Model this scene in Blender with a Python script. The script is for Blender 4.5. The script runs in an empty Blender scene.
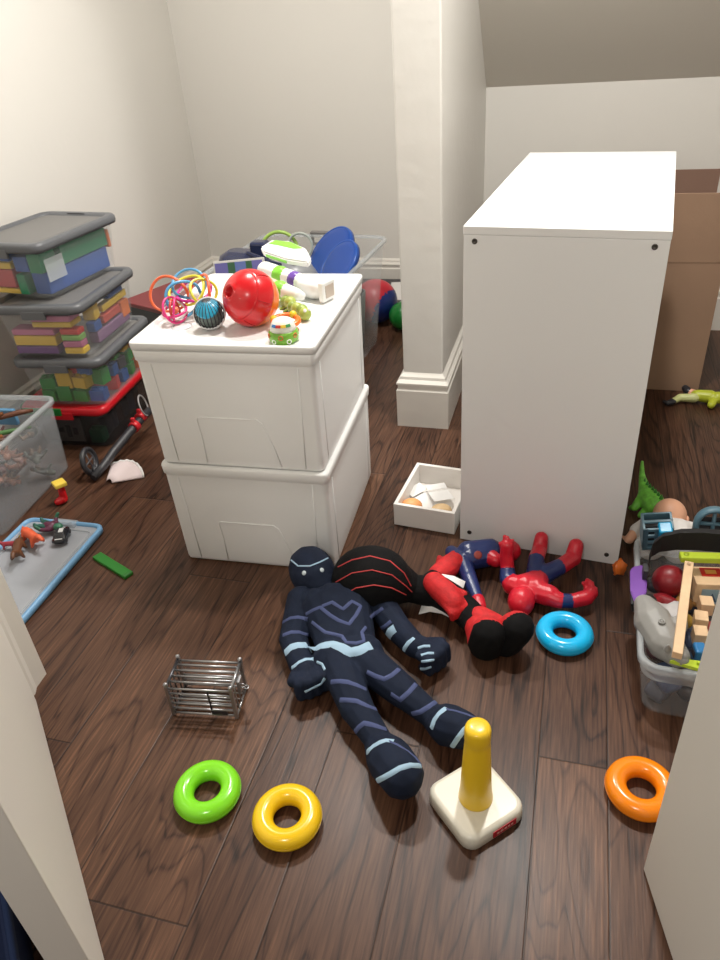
import bpy, bmesh, math, random
from mathutils import Vector, Matrix
from mathutils.bvhtree import BVHTree
random.seed(7)
SC = bpy.context.scene
COL = SC.collection
PI = math.pi
def R(d): return math.radians(d)

# ------------------------------------------------------------------ camera
CAMH = 1.34
CR = Vector((0.96259, 0.26288, -0.06562)); CD = Vector((0.09078, -0.54109, -0.83605)); CF = Vector((-0.25529, 0.79882, -0.54472))
cd = bpy.data.cameras.new('camera'); cam = bpy.data.objects.new('camera', cd); COL.objects.link(cam)
cd.sensor_fit = 'VERTICAL'; cd.sensor_height = 36; cd.lens = 724/960*36; cd.clip_start = .02
m3 = Matrix((CR, -CD, -CF)).transposed()
cam.matrix_world = Matrix.Translation((0, 0, CAMH)) @ m3.to_4x4()
SC.camera = cam
def ray(x, y): return (CR*((x-360)/724)+CD*((y-480)/724)+CF).normalized()

# ------------------------------------------------------------------ materials
def mat(name, col, rough=.5, metal=0, alpha=1, bump=0, bscale=200, spec=.5, coat=0, var=0, vscale=8, sheen=0, trans=0):
    m = bpy.data.materials.new(name); m.use_nodes = True
    n = m.node_tree.nodes; l = m.node_tree.links; b = n['Principled BSDF']
    b.inputs['Base Color'].default_value = (*col, 1); b.inputs['Roughness'].default_value = rough
    b.inputs['Metallic'].default_value = metal; b.inputs['Alpha'].default_value = alpha
    b.inputs['Specular IOR Level'].default_value = spec; b.inputs['Coat Weight'].default_value = coat
    b.inputs['Coat Roughness'].default_value = .15
    if sheen: b.inputs['Sheen Weight'].default_value = sheen
    if trans: b.inputs['Transmission Weight'].default_value = trans
    tc = n.new('ShaderNodeTexCoord')
    if var:
        no = n.new('ShaderNodeTexNoise'); no.inputs['Scale'].default_value = vscale; no.inputs['Detail'].default_value = 4
        l.new(tc.outputs['Object'], no.inputs['Vector'])
        r = n.new('ShaderNodeMapRange'); r.inputs[1].default_value = .3; r.inputs[2].default_value = .7
        r.inputs[3].default_value = 1-var; r.inputs[4].default_value = 1+var
        l.new(no.outputs['Fac'], r.inputs[0])
        mx = n.new('ShaderNodeVectorMath'); mx.operation = 'SCALE'; mx.inputs[0].default_value = col
        l.new(r.outputs[0], mx.inputs['Scale']); l.new(mx.outputs[0], b.inputs['Base Color'])
    if bump:
        no = n.new('ShaderNodeTexNoise'); no.inputs['Scale'].default_value = bscale; no.inputs['Detail'].default_value = 3
        l.new(tc.outputs['Object'], no.inputs['Vector'])
        bp = n.new('ShaderNodeBump'); bp.inputs['Strength'].default_value = bump; bp.inputs['Distance'].default_value = .002
        l.new(no.outputs['Fac'], bp.inputs['Height']); l.new(bp.outputs[0], b.inputs['Normal'])
    return m
_pl = {}
def plastic(r, g, b, rough=.35, alpha=1, coat=0):
    k = (r, g, b, rough, alpha, coat)
    if k not in _pl: _pl[k] = mat('plastic', (r, g, b), rough, alpha=alpha, coat=coat)
    return _pl[k]
M = dict(
    wall=mat('painted_wall', (.73, .71, .665), .6, bump=.35, bscale=22),
    ceil=mat('painted_ceiling', (.72, .685, .62), .7, bump=.2, bscale=30),
    trim=mat('trim_paint', (.76, .73, .67), .35, bump=.05, bscale=20),
    door=mat('door_paint', (.86, .82, .75), .4, bump=.04, bscale=15),
    doorshade=mat('door_paint_shaded', (.78, .75, .69), .45, bump=.04, bscale=15),  # same door paint, darkened: shade of the turned-away leaf put into the colour
    white=mat('white_laminate', (.84, .84, .83), .35),
    binw=mat('white_plastic', (.87, .87, .86), .38),
    tray=mat('white_tray', (.82, .79, .75), .4),
    clear=mat('clear_plastic', (.80, .83, .84), .25, alpha=.10, bump=.15, bscale=25),
    clearg=mat('clear_plastic_grey', (.60, .63, .65), .28, alpha=.10, bump=.2, bscale=25),
    frost=mat('frosted_plastic', (.62, .66, .68), .35, alpha=.38),
    greylid=mat('grey_lid', (.115, .12, .13), .4, bump=.06, bscale=300),
    lidin=mat('grey_lid_panel', (.17, .165, .16), .5, bump=.12, bscale=300),
    blueedge=mat('blue_lid_edge', (.20, .42, .68), .35),
    lidclear=mat('lid_panel', (.42, .44, .48), .35, bump=.1, bscale=60, alpha=.85),
    redlid=plastic(.62, .01, .02, .3), black=plastic(.012, .012, .014, .4), dark=plastic(.03, .03, .035, .45),
    steel=mat('cage_metal', (.42, .42, .43), .3, metal=.85, bump=.1, bscale=200),
    darkmetal=mat('dark_metal', (.10, .10, .11), .35, metal=.8),
    screw=mat('screw_metal', (.10, .09, .08), .35, metal=.9),
    navy=mat('navy_plush', (.009, .015, .034), .8, bump=.35, bscale=900, spec=.25, var=.15, vscale=30),
    lav=mat('slate_blue_stripe', (.065, .085, .20), .8, bump=.4, bscale=700),
    ltblue=mat('light_blue_felt', (.36, .53, .68), .75, bump=.3, bscale=500),
    pblack=mat('black_plush', (.004, .004, .0045), .85, bump=.35, bscale=900, spec=.2),
    pred=mat('red_plush', (.55, .012, .015), .7, bump=.7, bscale=350, var=.18, vscale=60),
    seam=mat('red_stitching', (.55, .05, .05), .7),
    fred=mat('red_figure_plastic', (.60, .012, .03), .35, bump=.3, bscale=150, var=.1, vscale=40),
    fnavy=mat('navy_figure_plastic', (.015, .03, .13), .3, bump=.2, bscale=150),
    paper=mat('paper', (.85, .84, .82), .7), card=mat('cardboard', (.34, .215, .14), .8, bump=.2, bscale=120, var=.06, vscale=5),
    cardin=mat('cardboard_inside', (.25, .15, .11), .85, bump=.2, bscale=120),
    wood=mat('light_wood', (.72, .50, .30), .5, bump=.2, bscale=90, var=.08, vscale=30),
)

def floor_mat():
    m = bpy.data.materials.new('walnut_planks'); m.use_nodes = True
    n = m.node_tree.nodes; l = m.node_tree.links; b = n['Principled BSDF']
    def N(t, **k):
        o = n.new(t)
        for a, v in k.items(): setattr(o, a, v)
        return o
    def math_(op, a, b_=None, c=None):
        o = N('ShaderNodeMath', operation=op)
        for i, v in enumerate((a, b_, c)):
            if v is None: continue
            if isinstance(v, (int, float)): o.inputs[i].default_value = v
            else: l.new(v, o.inputs[i])
        return o.outputs[0]
    geo = N('ShaderNodeNewGeometry'); sp = N('ShaderNodeSeparateXYZ'); l.new(geo.outputs['Position'], sp.inputs[0])
    X, Y = sp.outputs[0], sp.outputs[1]
    P = .576
    u = math_('DIVIDE', math_('ADD', X, .222+P*20), P); fl = math_('FLOOR', u); fr = math_('MULTIPLY', math_('SUBTRACT', u, fl), P)
    s1 = math_('GREATER_THAN', fr, .248); s2 = math_('GREATER_THAN', fr, .386)
    idx = math_('ADD', math_('MULTIPLY', fl, 3), math_('ADD', s1, s2))
    # distance to the nearest long seam
    def ab(v, c): return math_('ABSOLUTE', math_('SUBTRACT', v, c))
    d = math_('MINIMUM', math_('MINIMUM', ab(fr, 0), ab(fr, .248)), math_('MINIMUM', ab(fr, .386), ab(fr, P)))
    wn = N('ShaderNodeTexWhiteNoise', noise_dimensions='1D'); l.new(idx, wn.inputs['W'])
    off = math_('MULTIPLY', wn.outputs['Value'], 1.7)
    # plank row 0 (x -.222...) and 1 (x .026...) get their butt joint from the row noise; lengths 1.5 m
    v = math_('DIVIDE', math_('ADD', Y, off), 1.5); vf = math_('FLOOR', v); vr = math_('MULTIPLY', math_('SUBTRACT', v, vf), 1.5)
    db = math_('MINIMUM', vr, math_('SUBTRACT', 1.5, vr))
    seam = math_('MINIMUM', d, db)
    wn2 = N('ShaderNodeTexWhiteNoise', noise_dimensions='2D'); cv = N('ShaderNodeCombineXYZ'); l.new(idx, cv.inputs[0]); l.new(vf, cv.inputs[1]); l.new(cv.outputs[0], wn2.inputs['Vector'])
    rnd = wn2.outputs['Value']
    # grain coordinates, shifted per plank
    g = N('ShaderNodeCombineXYZ'); l.new(math_('ADD', X, math_('MULTIPLY', rnd, 7.3)), g.inputs[0]); l.new(math_('ADD', Y, math_('MULTIPLY', rnd, 31.7)), g.inputs[1]); l.new(math_('MULTIPLY', rnd, 5), g.inputs[2])
    mp = N('ShaderNodeMapping'); mp.inputs['Scale'].default_value = (5.0, .62, 1); l.new(g.outputs[0], mp.inputs[0])
    n1 = N('ShaderNodeTexNoise'); n1.inputs['Scale'].default_value = 1.15; n1.inputs['Detail'].default_value = 2.5; n1.inputs['Roughness'].default_value = .45; n1.inputs['Distortion'].default_value = .5
    l.new(mp.outputs[0], n1.inputs['Vector'])
    def knot(cx, cy, a_):
        dx = math_('MULTIPLY', math_('SUBTRACT', X, cx), 9.); dy = math_('MULTIPLY', math_('SUBTRACT', Y, cy), 4.2)
        d2 = math_('ADD', math_('MULTIPLY', dx, dx), math_('MULTIPLY', dy, dy))
        return math_('MULTIPLY', math_('EXPONENT', math_('MULTIPLY', d2, -1.)), a_)
    NF = math_('ADD', n1.outputs['Fac'], math_('ADD', knot(-.625, .86, .30), knot(.10, .80, .16)))
    # growth rings: bands of a slow noise field = cathedral figure
    rings = math_('MULTIPLY', NF, 17.)
    rs = math_('SUBTRACT', rings, math_('FLOOR', rings))
    rr = N('ShaderNodeValToRGB'); l.new(rs, rr.inputs[0])
    e = rr.color_ramp.elements; e[0].position = 0; e[0].color = (.05, .05, .05, 1); e[1].position = .14; e[1].color = (.8, .8, .8, 1)
    for p_, c_ in ((.70, 1.), (.88, .85), (1., .05)):
        q = e.new(p_); q.color = (c_, c_, c_, 1)
    mp2 = N('ShaderNodeMapping'); mp2.inputs['Scale'].default_value = (210, 9, 1); l.new(g.outputs[0], mp2.inputs[0])
    n2 = N('ShaderNodeTexNoise'); n2.inputs['Scale'].default_value = 1; n2.inputs['Detail'].default_value = 4; l.new(mp2.outputs[0], n2.inputs['Vector'])
    mp3 = N('ShaderNodeMapping'); mp3.inputs['Scale'].default_value = (9, 2.2, 1); l.new(g.outputs[0], mp3.inputs[0])
    n3 = N('ShaderNodeTexNoise'); n3.inputs['Scale'].default_value = 1; n3.inputs['Detail'].default_value = 5; l.new(mp3.outputs[0], n3.inputs['Vector'])
    f = math_('ADD', math_('ADD', math_('MULTIPLY', rr.outputs[0], .21), math_('MULTIPLY', n2.outputs['Fac'], .62)), math_('MULTIPLY', n3.outputs['Fac'], .36))
    f = math_('ADD', f, math_('MULTIPLY', math_('SUBTRACT', rnd, .5), .16))
    cr = N('ShaderNodeValToRGB'); l.new(f, cr.inputs[0]); e = cr.color_ramp.elements
    e[0].position = .34; e[0].color = (.010, .0045, .0030, 1); e[1].position = .98; e[1].color = (.235, .114, .064, 1)
    for p_, c_ in ((.46, (.030, .0132, .0078)), (.60, (.068, .0305, .0180)), (.78, (.115, .056, .0325))):
        q = e.new(p_); q.color = (*c_, 1)
    sm = N('ShaderNodeMapRange'); sm.inputs[1].default_value = .0008; sm.inputs[2].default_value = .0025; l.new(seam, sm.inputs[0])
    # knots
    vo = N('ShaderNodeTexVoronoi'); vo.inputs['Scale'].default_value = 1.3; mp4 = N('ShaderNodeMapping'); mp4.inputs['Scale'].default_value = (1.6, 1, 1); l.new(g.outputs[0], mp4.inputs[0]); l.new(mp4.outputs[0], vo.inputs['Vector'])
    kn = N('ShaderNodeMapRange'); kn.inputs[1].default_value = .008; kn.inputs[2].default_value = .03; kn.inputs[3].default_value = .15; l.new(vo.outputs['Distance'], kn.inputs[0])
    mm = math_('MULTIPLY', math_('MULTIPLY_ADD', sm.outputs[0], .65, .35), kn.outputs[0])
    mx = N('ShaderNodeVectorMath', operation='SCALE'); l.new(cr.outputs[0], mx.inputs[0]); l.new(mm, mx.inputs['Scale'])
    l.new(mx.outputs[0], b.inputs['Base Color'])
    b.inputs['Specular IOR Level'].default_value = .28
    ro = N('ShaderNodeMapRange'); ro.inputs[3].default_value = .30; ro.inputs[4].default_value = .44; l.new(n3.outputs['Fac'], ro.inputs[0]); l.new(ro.outputs[0], b.inputs['Roughness'])
    bp = N('ShaderNodeBump'); bp.inputs['Strength'].default_value = .35; bp.inputs['Distance'].default_value = .0015
    hh = math_('ADD', math_('MULTIPLY', f, .6), math_('MULTIPLY', sm.outputs[0], 1.))
    l.new(hh, bp.inputs['Height']); l.new(bp.outputs[0], b.inputs['Normal'])
    return m
M['floor'] = floor_mat()

# ------------------------------------------------------------------ mesh helpers
def V(*a): return Vector(a)
def bmx(): return bmesh.new()
def face(bm, vs, mi=0, sm=False):
    try: f = bm.faces.new(vs)
    except ValueError: return None
    f.material_index = mi; f.smooth = sm; return f
def xf(bm, vs, M4):
    for v in vs: v.co = M4 @ v.co
def TM(loc=(0, 0, 0), rz=0, rx=0, ry=0, s=(1, 1, 1)):
    return Matrix.Translation(loc) @ Matrix.Rotation(rz, 4, 'Z') @ Matrix.Rotation(ry, 4, 'Y') @ Matrix.Rotation(rx, 4, 'X') @ Matrix.Diagonal((*s, 1))
def add_box(bm, x0, y0, z0, x1, y1, z1, bev=0, mi=0, T=None, seg=2):
    vs = [bm.verts.new((x, y, z)) for z in (z0, z1) for y in (y0, y1) for x in (x0, x1)]
    fs = [face(bm, [vs[i] for i in q], mi) for q in ((0, 2, 3, 1), (4, 5, 7, 6), (0, 1, 5, 4), (1, 3, 7, 5), (3, 2, 6, 7), (2, 0, 4, 6))]
    if bev:
        es = list({e for f in fs for e in f.edges})
        r = bmesh.ops.bevel(bm, geom=es, offset=bev, segments=seg, profile=.5, affect='EDGES')
        vs = list({v for f in r['faces'] for v in f.verts} | {v for v in vs if v.is_valid})
        for f in r['faces']: f.material_index = mi
    if T is not None: xf(bm, vs, T)
    return vs
def add_tube(bm, pts, r, n=10, closed=False, mi=0, cap=True, sm=True, flat=1.0, up=None):
    pts = [Vector(p) for p in pts]; N_ = len(pts)
    rs = r if isinstance(r, (list, tuple)) else [r]*N_
    rings = []; prev = None
    for i, p in enumerate(pts):
        if closed: t = pts[(i+1) % N_]-pts[i-1]
        else: t = pts[min(i+1, N_-1)]-pts[max(i-1, 0)]
        t.normalize()
        if up is not None: a = Vector(up)
        elif prev is not None: a = prev
        else: a = Vector((0, 0, 1)) if abs(t.z) < .9 else Vector((1, 0, 0))
        a = (a-t*a.dot(t)).normalized(); prev = a; b_ = t.cross(a)
        rings.append([bm.verts.new(p+(a*math.cos(2*PI*k/n)*flat+b_*math.sin(2*PI*k/n))*rs[i]) for k in range(n)])
    K = N_ if closed else N_-1
    for i in range(K):
        A, B = rings[i], rings[(i+1) % N_]
        for k in range(n): face(bm, (A[k], A[(k+1) % n], B[(k+1) % n], B[k]), mi, sm)
    if cap and not closed:
        face(bm, rings[0][::-1], mi); face(bm, rings[-1], mi)
    return [v for q in rings for v in q]
def add_lathe(bm, prof, n=32, mi=0, T=None, sm=True, closed=False):
    rings = []
    for r, z in prof:
        if r < 1e-6: rings.append([bm.verts.new((0, 0, z))])
        else: rings.append([bm.verts.new((r*math.cos(2*PI*k/n), r*math.sin(2*PI*k/n), z)) for k in range(n)])
    seq = list(zip(rings, rings[1:]))
    if closed: seq.append((rings[-1], rings[0]))
    for A, B in seq:
        for k in range(n):
            k2 = (k+1) % n
            if len(A) == 1 and len(B) == 1: continue
            if len(A) == 1: face(bm, (A[0], B[k2], B[k]), mi, sm)
            elif len(B) == 1: face(bm, (A[k], A[k2], B[0]), mi, sm)
            else: face(bm, (A[k], A[k2], B[k2], B[k]), mi, sm)
    vs = [v for q in rings for v in q]
    if T is not None: xf(bm, vs, T)
    return vs
def add_torus(bm, R_, r, n=48, m=20, mi=0, T=None, arc=1.0):
    pts = [(R_*math.cos(2*PI*i*arc/n), R_*math.sin(2*PI*i*arc/n), 0) for i in range(n if arc == 1 else n+1)]
    vs = add_tube(bm, pts, r, m, closed=arc == 1, mi=mi, up=(0, 0, 1))
    if T is not None: xf(bm, vs, T)
    return vs
def add_prism(bm, poly, z0, z1, mi=0, T=None, sm=False):
    a = [bm.verts.new((x, y, z0)) for x, y in poly]; b_ = [bm.verts.new((x, y, z1)) for x, y in poly]
    face(bm, a[::-1], mi); face(bm, b_, mi)
    for i in range(len(a)): face(bm, (a[i], a[(i+1) % len(a)], b_[(i+1) % len(a)], b_[i]), mi, sm)
    if T is not None: xf(bm, a+b_, T)
    return a+b_
def rr(w, d, r, z, k=5, cx=0, cy=0):
    o = []
    for sx, sy, a0 in ((1, -1, -90), (1, 1, 0), (-1, 1, 90), (-1, -1, 180)):
        for i in range(k+1):
            a = R(a0+90*i/k); o.append((cx+sx*(w/2-r)+r*math.cos(a), cy+sy*(d/2-r)+r*math.sin(a), z))
    return o
def add_loft(bm, rings, mi=0, cap0=True, cap1=True, sm=True, T=None):
    R_ = [[bm.verts.new(p) for p in q] for q in rings]
    for A, B in zip(R_, R_[1:]):
        for k in range(len(A)): face(bm, (A[k], A[(k+1) % len(A)], B[(k+1) % len(A)], B[k]), mi, sm)
    if cap0: face(bm, R_[0][::-1], mi)
    if cap1: face(bm, R_[-1], mi)
    vs = [v for q in R_ for v in q]
    if T is not None: xf(bm, vs, T)
    return vs
def add_hull(bm, p0, p1, r0, r1, sub=2):
    t = bmesh.new(); 
    for p, r in ((p0, r0), (p1, r1)):
        bmesh.ops.create_icosphere(t, subdivisions=sub, radius=r, matrix=Matrix.Translation(p))
    bmesh.ops.convex_hull(t, input=t.verts)
    bmesh.ops.delete(t, geom=[v for v in t.verts if not v.link_faces], context='VERTS')
    mp = {v: bm.verts.new(v.co) for v in t.verts}
    for f in t.faces: face(bm, [mp[v] for v in f.verts])
    t.free()
def add_ball(bm, c, r, mi=0, sub=3, T=None, sm=True):
    if not isinstance(r, (tuple, list)): r = (r, r, r)
    q = bmesh.ops.create_icosphere(bm, subdivisions=sub, radius=1)
    Mx = (T if T is not None else Matrix()) @ Matrix.Translation(c) @ Matrix.Diagonal((*r, 1))
    xf(bm, q['verts'], Mx)
    for f in {f for v in q['verts'] for f in v.link_faces}: f.material_index = mi; f.smooth = sm
    return q['verts']
def add_text(bm, txt, size, depth, T, mi=0):
    cu = bpy.data.curves.new('t', 'FONT'); cu.body = txt; cu.size = size; cu.extrude = depth; cu.align_x = 'CENTER'; cu.align_y = 'CENTER'
    o = bpy.data.objects.new('t', cu); COL.objects.link(o); dg = bpy.context.evaluated_depsgraph_get()
    me = bpy.data.meshes.new_from_object(o.evaluated_get(dg)); t0 = len(bm.verts); f0 = len(bm.faces)
    bm.from_mesh(me); bm.verts.ensure_lookup_table(); bm.faces.ensure_lookup_table()
    xf(bm, bm.verts[t0:], T)
    for f in bm.faces[f0:]: f.material_index = mi
    bpy.data.objects.remove(o); bpy.data.meshes.remove(me)

def obj(name, bm, m, parent=None, loc=None, rz=None, rot=None):
    me = bpy.data.meshes.new(name)
    bmesh.ops.recalc_face_normals(bm, faces=bm.faces); bm.to_mesh(me); bm.free()
    for q in (m if isinstance(m, (list, tuple)) else [m]): me.materials.append(q)
    o = bpy.data.objects.new(name, me); COL.objects.link(o)
    if parent is not None: o.parent = parent
    if loc is not None: o.location = loc
    if rot is not None: o.rotation_euler = rot
    elif rz is not None: o.rotation_euler = (0, 0, rz)
    return o
def tag(o, label, cat, group=None):
    o['label'] = label; o['category'] = cat
    if group: o['group'] = group
    return o
def thing(name, label, cat, loc=(0, 0, 0), rz=0, group=None, rot=None):
    o = bpy.data.objects.new(name, None); o.empty_display_size = .05; COL.objects.link(o)
    o.location = loc; o.rotation_euler = rot if rot else (0, 0, rz)
    return tag(o, label, cat, group)
def struct(name, bm, m):
    o = obj(name, bm, m); o['kind'] = 'structure'; return o
def dup(root, label=None, group=None, loc=None, rot=None):
    r = root.copy(); COL.objects.link(r)
    if loc is not None: r.location = loc
    if rot is not None: r.rotation_euler = rot
    if label: r['label'] = label
    if group: r['group'] = group
    for ch in list(root.children):
        c = ch.copy(); COL.objects.link(c); c.parent = r
        for g in list(ch.children):
            d = g.copy(); COL.objects.link(d); d.parent = c
    return r

# continuous body grown from capsules and ellipsoids by voxel remesh
def seg_d(p, a, b, r0, r1):
    ab = b-a; t = max(0, min(1, (p-a).dot(ab)/max(ab.length_squared, 1e-9)))
    return (p-a-ab*t).length-(r0+(r1-r0)*t), t
def body(name, prims, mats, colfn=None, voxel=.005, it=4, parent=None, loc=None, fac=.6, rz=None, rot=None, thin=None):
    bm = bmx()
    for q in prims:
        if q[0] == 'c': add_hull(bm, Vector(q[1]), Vector(q[2]), q[3], q[4])
        else:
            vs = bmesh.ops.create_icosphere(bm, subdivisions=3, radius=1)['verts']
            rot_ = q[3] if len(q) > 3 and q[3] is not None else Matrix()
            xf(bm, vs, Matrix.Translation(q[1]) @ rot_ @ Matrix.Diagonal((*q[2], 1)))
    me = bpy.data.meshes.new('tmp'); bm.to_mesh(me); bm.free()
    o = bpy.data.objects.new('tmp', me); COL.objects.link(o)
    md = o.modifiers.new('r', 'REMESH'); md.mode = 'VOXEL'; md.voxel_size = voxel
    ms = o.modifiers.new('s', 'SMOOTH'); ms.factor = fac; ms.iterations = it
    dg = bpy.context.evaluated_depsgraph_get()
    nm = bpy.data.meshes.new_from_object(o.evaluated_get(dg)); nm.name = name
    bpy.data.objects.remove(o); bpy.data.meshes.remove(me)
    nm.materials.clear()
    for q in mats: nm.materials.append(q)
    for f in nm.polygons:
        f.use_smooth = True
        if colfn:
            c = f.center; best = None
            for q in prims:
                if q[0] == 'c': d, t = seg_d(c, Vector(q[1]), Vector(q[2]), q[3], q[4]); tg = q[5] if len(q) > 5 else ''
                else: d = (c-Vector(q[1])).length-sum(q[2])/3; t = .5; tg = q[4] if len(q) > 4 else ''
                if best is None or d < best[0]: best = (d, t, tg)
            f.material_index = colfn(best[2], best[1], c)
    o = bpy.data.objects.new(name, nm); COL.objects.link(o)
    if parent is not None: o.parent = parent
    if loc is not None: o.location = loc
    if rot is not None: o.rotation_euler = rot
    elif rz is not None: o.rotation_euler = (0, 0, rz)
    return o
def bvh_of(o, off=Vector((0, 0, 0))):
    me = o.data
    return BVHTree.FromPolygons([v.co+off for v in me.vertices], [tuple(p.vertices) for p in me.polygons])
def add_ribbon(bm, tree, px, w, off, org, lift=.0015, mi=0, n=14):
    """a strip of cloth laid on a surface; px = sight-line points, org = origin to subtract"""
    P = [Vector((*q, 0)) for q in px]; pts = []
    for a, b in zip(P, P[1:]):
        k = max(2, int((b-a).length/1.5))
        for i in range(k): pts.append(a.lerp(b, i/k))
    pts.append(P[-1]); hit = []
    for p in pts:
        h = tree.ray_cast(Vector((0, 0, CAMH)), ray(p.x, p.y))
        if h[0] is not None and (not hit or (h[0]-hit[-1][0]).length < .05): hit.append((h[0], h[1]))
    if len(hit) < 2: return
    # smooth
    co = [h[0] for h in hit]; no = [h[1] for h in hit]
    A = []
    for i in range(len(co)):
        t = (co[min(i+1, len(co)-1)]-co[max(i-1, 0)]).normalized(); nn = (no[max(i-1, 0)]+no[i]+no[min(i+1, len(co)-1)]).normalized()
        s = t.cross(nn).normalized()
        row = []
        for k in (-1, -.5, 0, .5, 1):
            q = co[i]+s*(w/2*k); h = tree.find_nearest(q)
            q = h[0]+h[1]*(lift if abs(k) < 1 else -.0008)
            row.append(bm.verts.new(q-org))
        A.append(row)
    for a, b in zip(A, A[1:]):
        for k in range(4): face(bm, (a[k], a[k+1], b[k+1], b[k]), mi, True)

# ================================================================== the setting
LX, BY, KY, PX0, PX1, PY, RX = -2.055, 3.90, 3.472, -.561, -.416, 2.38, 1.75
FY = .93
bm = bmx(); add_box(bm, LX-.1, -1.6, -.1, RX+.1, BY+.1, 0); struct('floor', bm, M['floor'])
bm = bmx(); add_box(bm, LX-.1, FY-.05, 0, LX, BY+.1, 2.5); struct('wall_left', bm, M['wall'])
bm = bmx(); add_box(bm, LX, BY, 0, PX0+.02, BY+.1, 2.5); struct('wall_back', bm, M['wall'])
bm = bmx(); add_box(bm, PX1-.02, KY, 0, RX, KY+.1, 1.03); struct('wall_back_right', bm, M['wall'])
bm = bmx(); add_box(bm, PX0, PY, 0, PX1, BY, 2.5, bev=.006, seg=3)
o = struct('wall_partition', bm, mat('textured_wall', (.73, .71, .665), .5, bump=1.0, bscale=16))
bm = bmx(); add_box(bm, RX, -1.6, 0, RX+.1, KY+.1, 2.5); struct('wall_right', bm, M['wall'])
bm = bmx(); add_box(bm, LX, FY-.1, 0, -1.2, FY+.035, 2.5); struct('wall_front_left', bm, M['wall'])
bm = bmx(); add_box(bm, .285, FY-.10, 0, RX, FY+.0, 2.5); struct('wall_front_right', bm, M['wall'])
SY = KY-(2.45-1.026)
bm = bmx(); add_box(bm, LX-.1, -1.6, 2.45, RX+.1, SY, 2.55); add_box(bm, LX-.1, SY, 2.45, PX0+.05, BY+.1, 2.55); struct('ceiling', bm, M['ceil'])
bm = bmx()
q = [(SY, 2.45), (KY+.1, .926), (KY+.1, 1.06), (SY, 2.60)]
a = [bm.verts.new((PX1-.01, y, z)) for y, z in q]; b = [bm.verts.new((RX+.1, y, z)) for y, z in q]
face(bm, a[::-1]); face(bm, b)
for i in range(4): face(bm, (a[i], a[(i+1) % 4], b[(i+1) % 4], b[i]))
struct('ceiling_slope', bm, M['ceil'])
BP = [(.024, 0), (.024, .148), (.019, .154), (.019, .168), (.0235, .171), (.0235, .178), (.013, .190), (.011, .200), (.004, .208), (.0005, .213)]
# round the partition end
bm = bmx(); rg = []
for o_, z in BP: rg.append([(PX0-o_, PY-o_, z), (PX1+o_, PY-o_, z), (PX1+o_, KY-.001, z), (PX0-o_, KY-.001, z)])
add_loft(bm, rg, sm=False); struct('baseboard_partition', bm, M['trim'])
def board(name, x0, y0, x1, y1, nx, ny, s=1.0):
    bm = bmx(); pr = [(0, 0)]+[(o_, z*s) for o_, z in BP]; A = [bm.verts.new((x0+nx*o_, y0+ny*o_, z)) for o_, z in pr]; B = [bm.verts.new((x1+nx*o_, y1+ny*o_, z)) for o_, z in pr]
    face(bm, A); face(bm, B[::-1])
    for i in range(len(A)): j = (i+1) % len(A); face(bm, (A[i], A[j], B[j], B[i]))
    struct(name, bm, M['trim'])
board('baseboard_back', LX, BY, PX0, BY, 0, -1, .83)
board('baseboard_left', LX, FY+.04, LX, BY, 1, 0, .83)
board('baseboard_back_right', PX1, KY, RX, KY, 0, -1)
# the two door leaves folded towards the hall
def leaf(name, hx, hy, ex, ey, th, side, m):
    d = Vector((ex-hx, ey-hy, 0)); L = d.length; a = math.atan2(d.y, d.x); bm = bmx()
    y0, y1 = (0, th*side) if side > 0 else (th*side, 0)
    add_box(bm, 0, y0, .004, L, y1, 2.03, bev=.002)
    o = struct(name, bm, m); o.location = (hx, hy, 0); o.rotation_euler = (0, 0, a)
    bm = bmx(); T = TM((L-.06, y0-.03, 1.0), rx=-PI/2)
    add_lathe(bm, [(0, -.005), (.025, 0), (.022, .01), (.009, .015), (.009, .03), (0, .03)], 20, T=TM((L-.06, y0-.03, 1.0), rx=-PI/2))
    h = obj('door_handle', bm, M['steel'], o)
leaf('door_1', -1.142, .896, -.600, .369, .048, -1, M['door'])
leaf('door_2', .223, .801, .223+.19, .801-.714, .045, 1, M['doorshade'])
bm = bmx()
poly = [(-1.172, .981), (-1.167, .939), (-1.158, .915), (-1.142, .897), (-1.30, .86), (-1.36, .981)]
poly = [(-1.173, .978), (-1.170, .935), (-1.161, .918), (-1.158, .902), (-1.147, .893), (-1.185, .86), (-1.25, .90), (-1.25, .978)]
add_prism(bm, poly, 0, 2.1); struct('trim_1', bm, M['door'])

# ================================================================== lights
def light(name, typ, loc, energy, col, size, tgt=None, shape='DISK', spread=None):
    d = bpy.data.lights.new(name, typ); o = bpy.data.objects.new(name, d); COL.objects.link(o); o.location = loc
    d.energy = energy; d.color = col
    if typ == 'AREA':
        d.shape = shape; d.size = size
        if spread: d.spread = spread
    else: d.shadow_soft_size = size
    if tgt is not None: o.rotation_euler = (Vector(tgt)-Vector(loc)).to_track_quat('-Z', 'Y').to_euler()
    return o
light('ceiling_lamp', 'AREA', (0.02, 2.03, 2.43), 29, (1, .965, .915), .14, (0.02, 2.03, 0))
light('closet_lamp', 'AREA', (-.95, 2.36, 2.43), 23, (1, .965, .915), .22, (-.95, 2.36, 0))
light('hall_fill', 'AREA', (-.3, -.9, 2.40), 14, (1, .95, .88), .35, (-.3, 0.2, .3))  # added soft fill behind the camera, no real fixture; lifts camera-facing sides
w = bpy.data.worlds.new('world'); SC.world = w; w.use_nodes = True
w.node_tree.nodes['Background'].inputs[0].default_value = (.95, .93, .9, 1); w.node_tree.nodes['Background'].inputs[1].default_value = .15
SC.view_settings.view_transform = 'Standard'; SC.view_settings.look = 'None'; SC.view_settings.gamma = 1; SC.view_settings.exposure = 0.54
SC.cycles.use_denoising = True; SC.cycles.max_bounces = 10; SC.cycles.transparent_max_bounces = 24; SC.cycles.sample_clamp_indirect = 4

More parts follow.
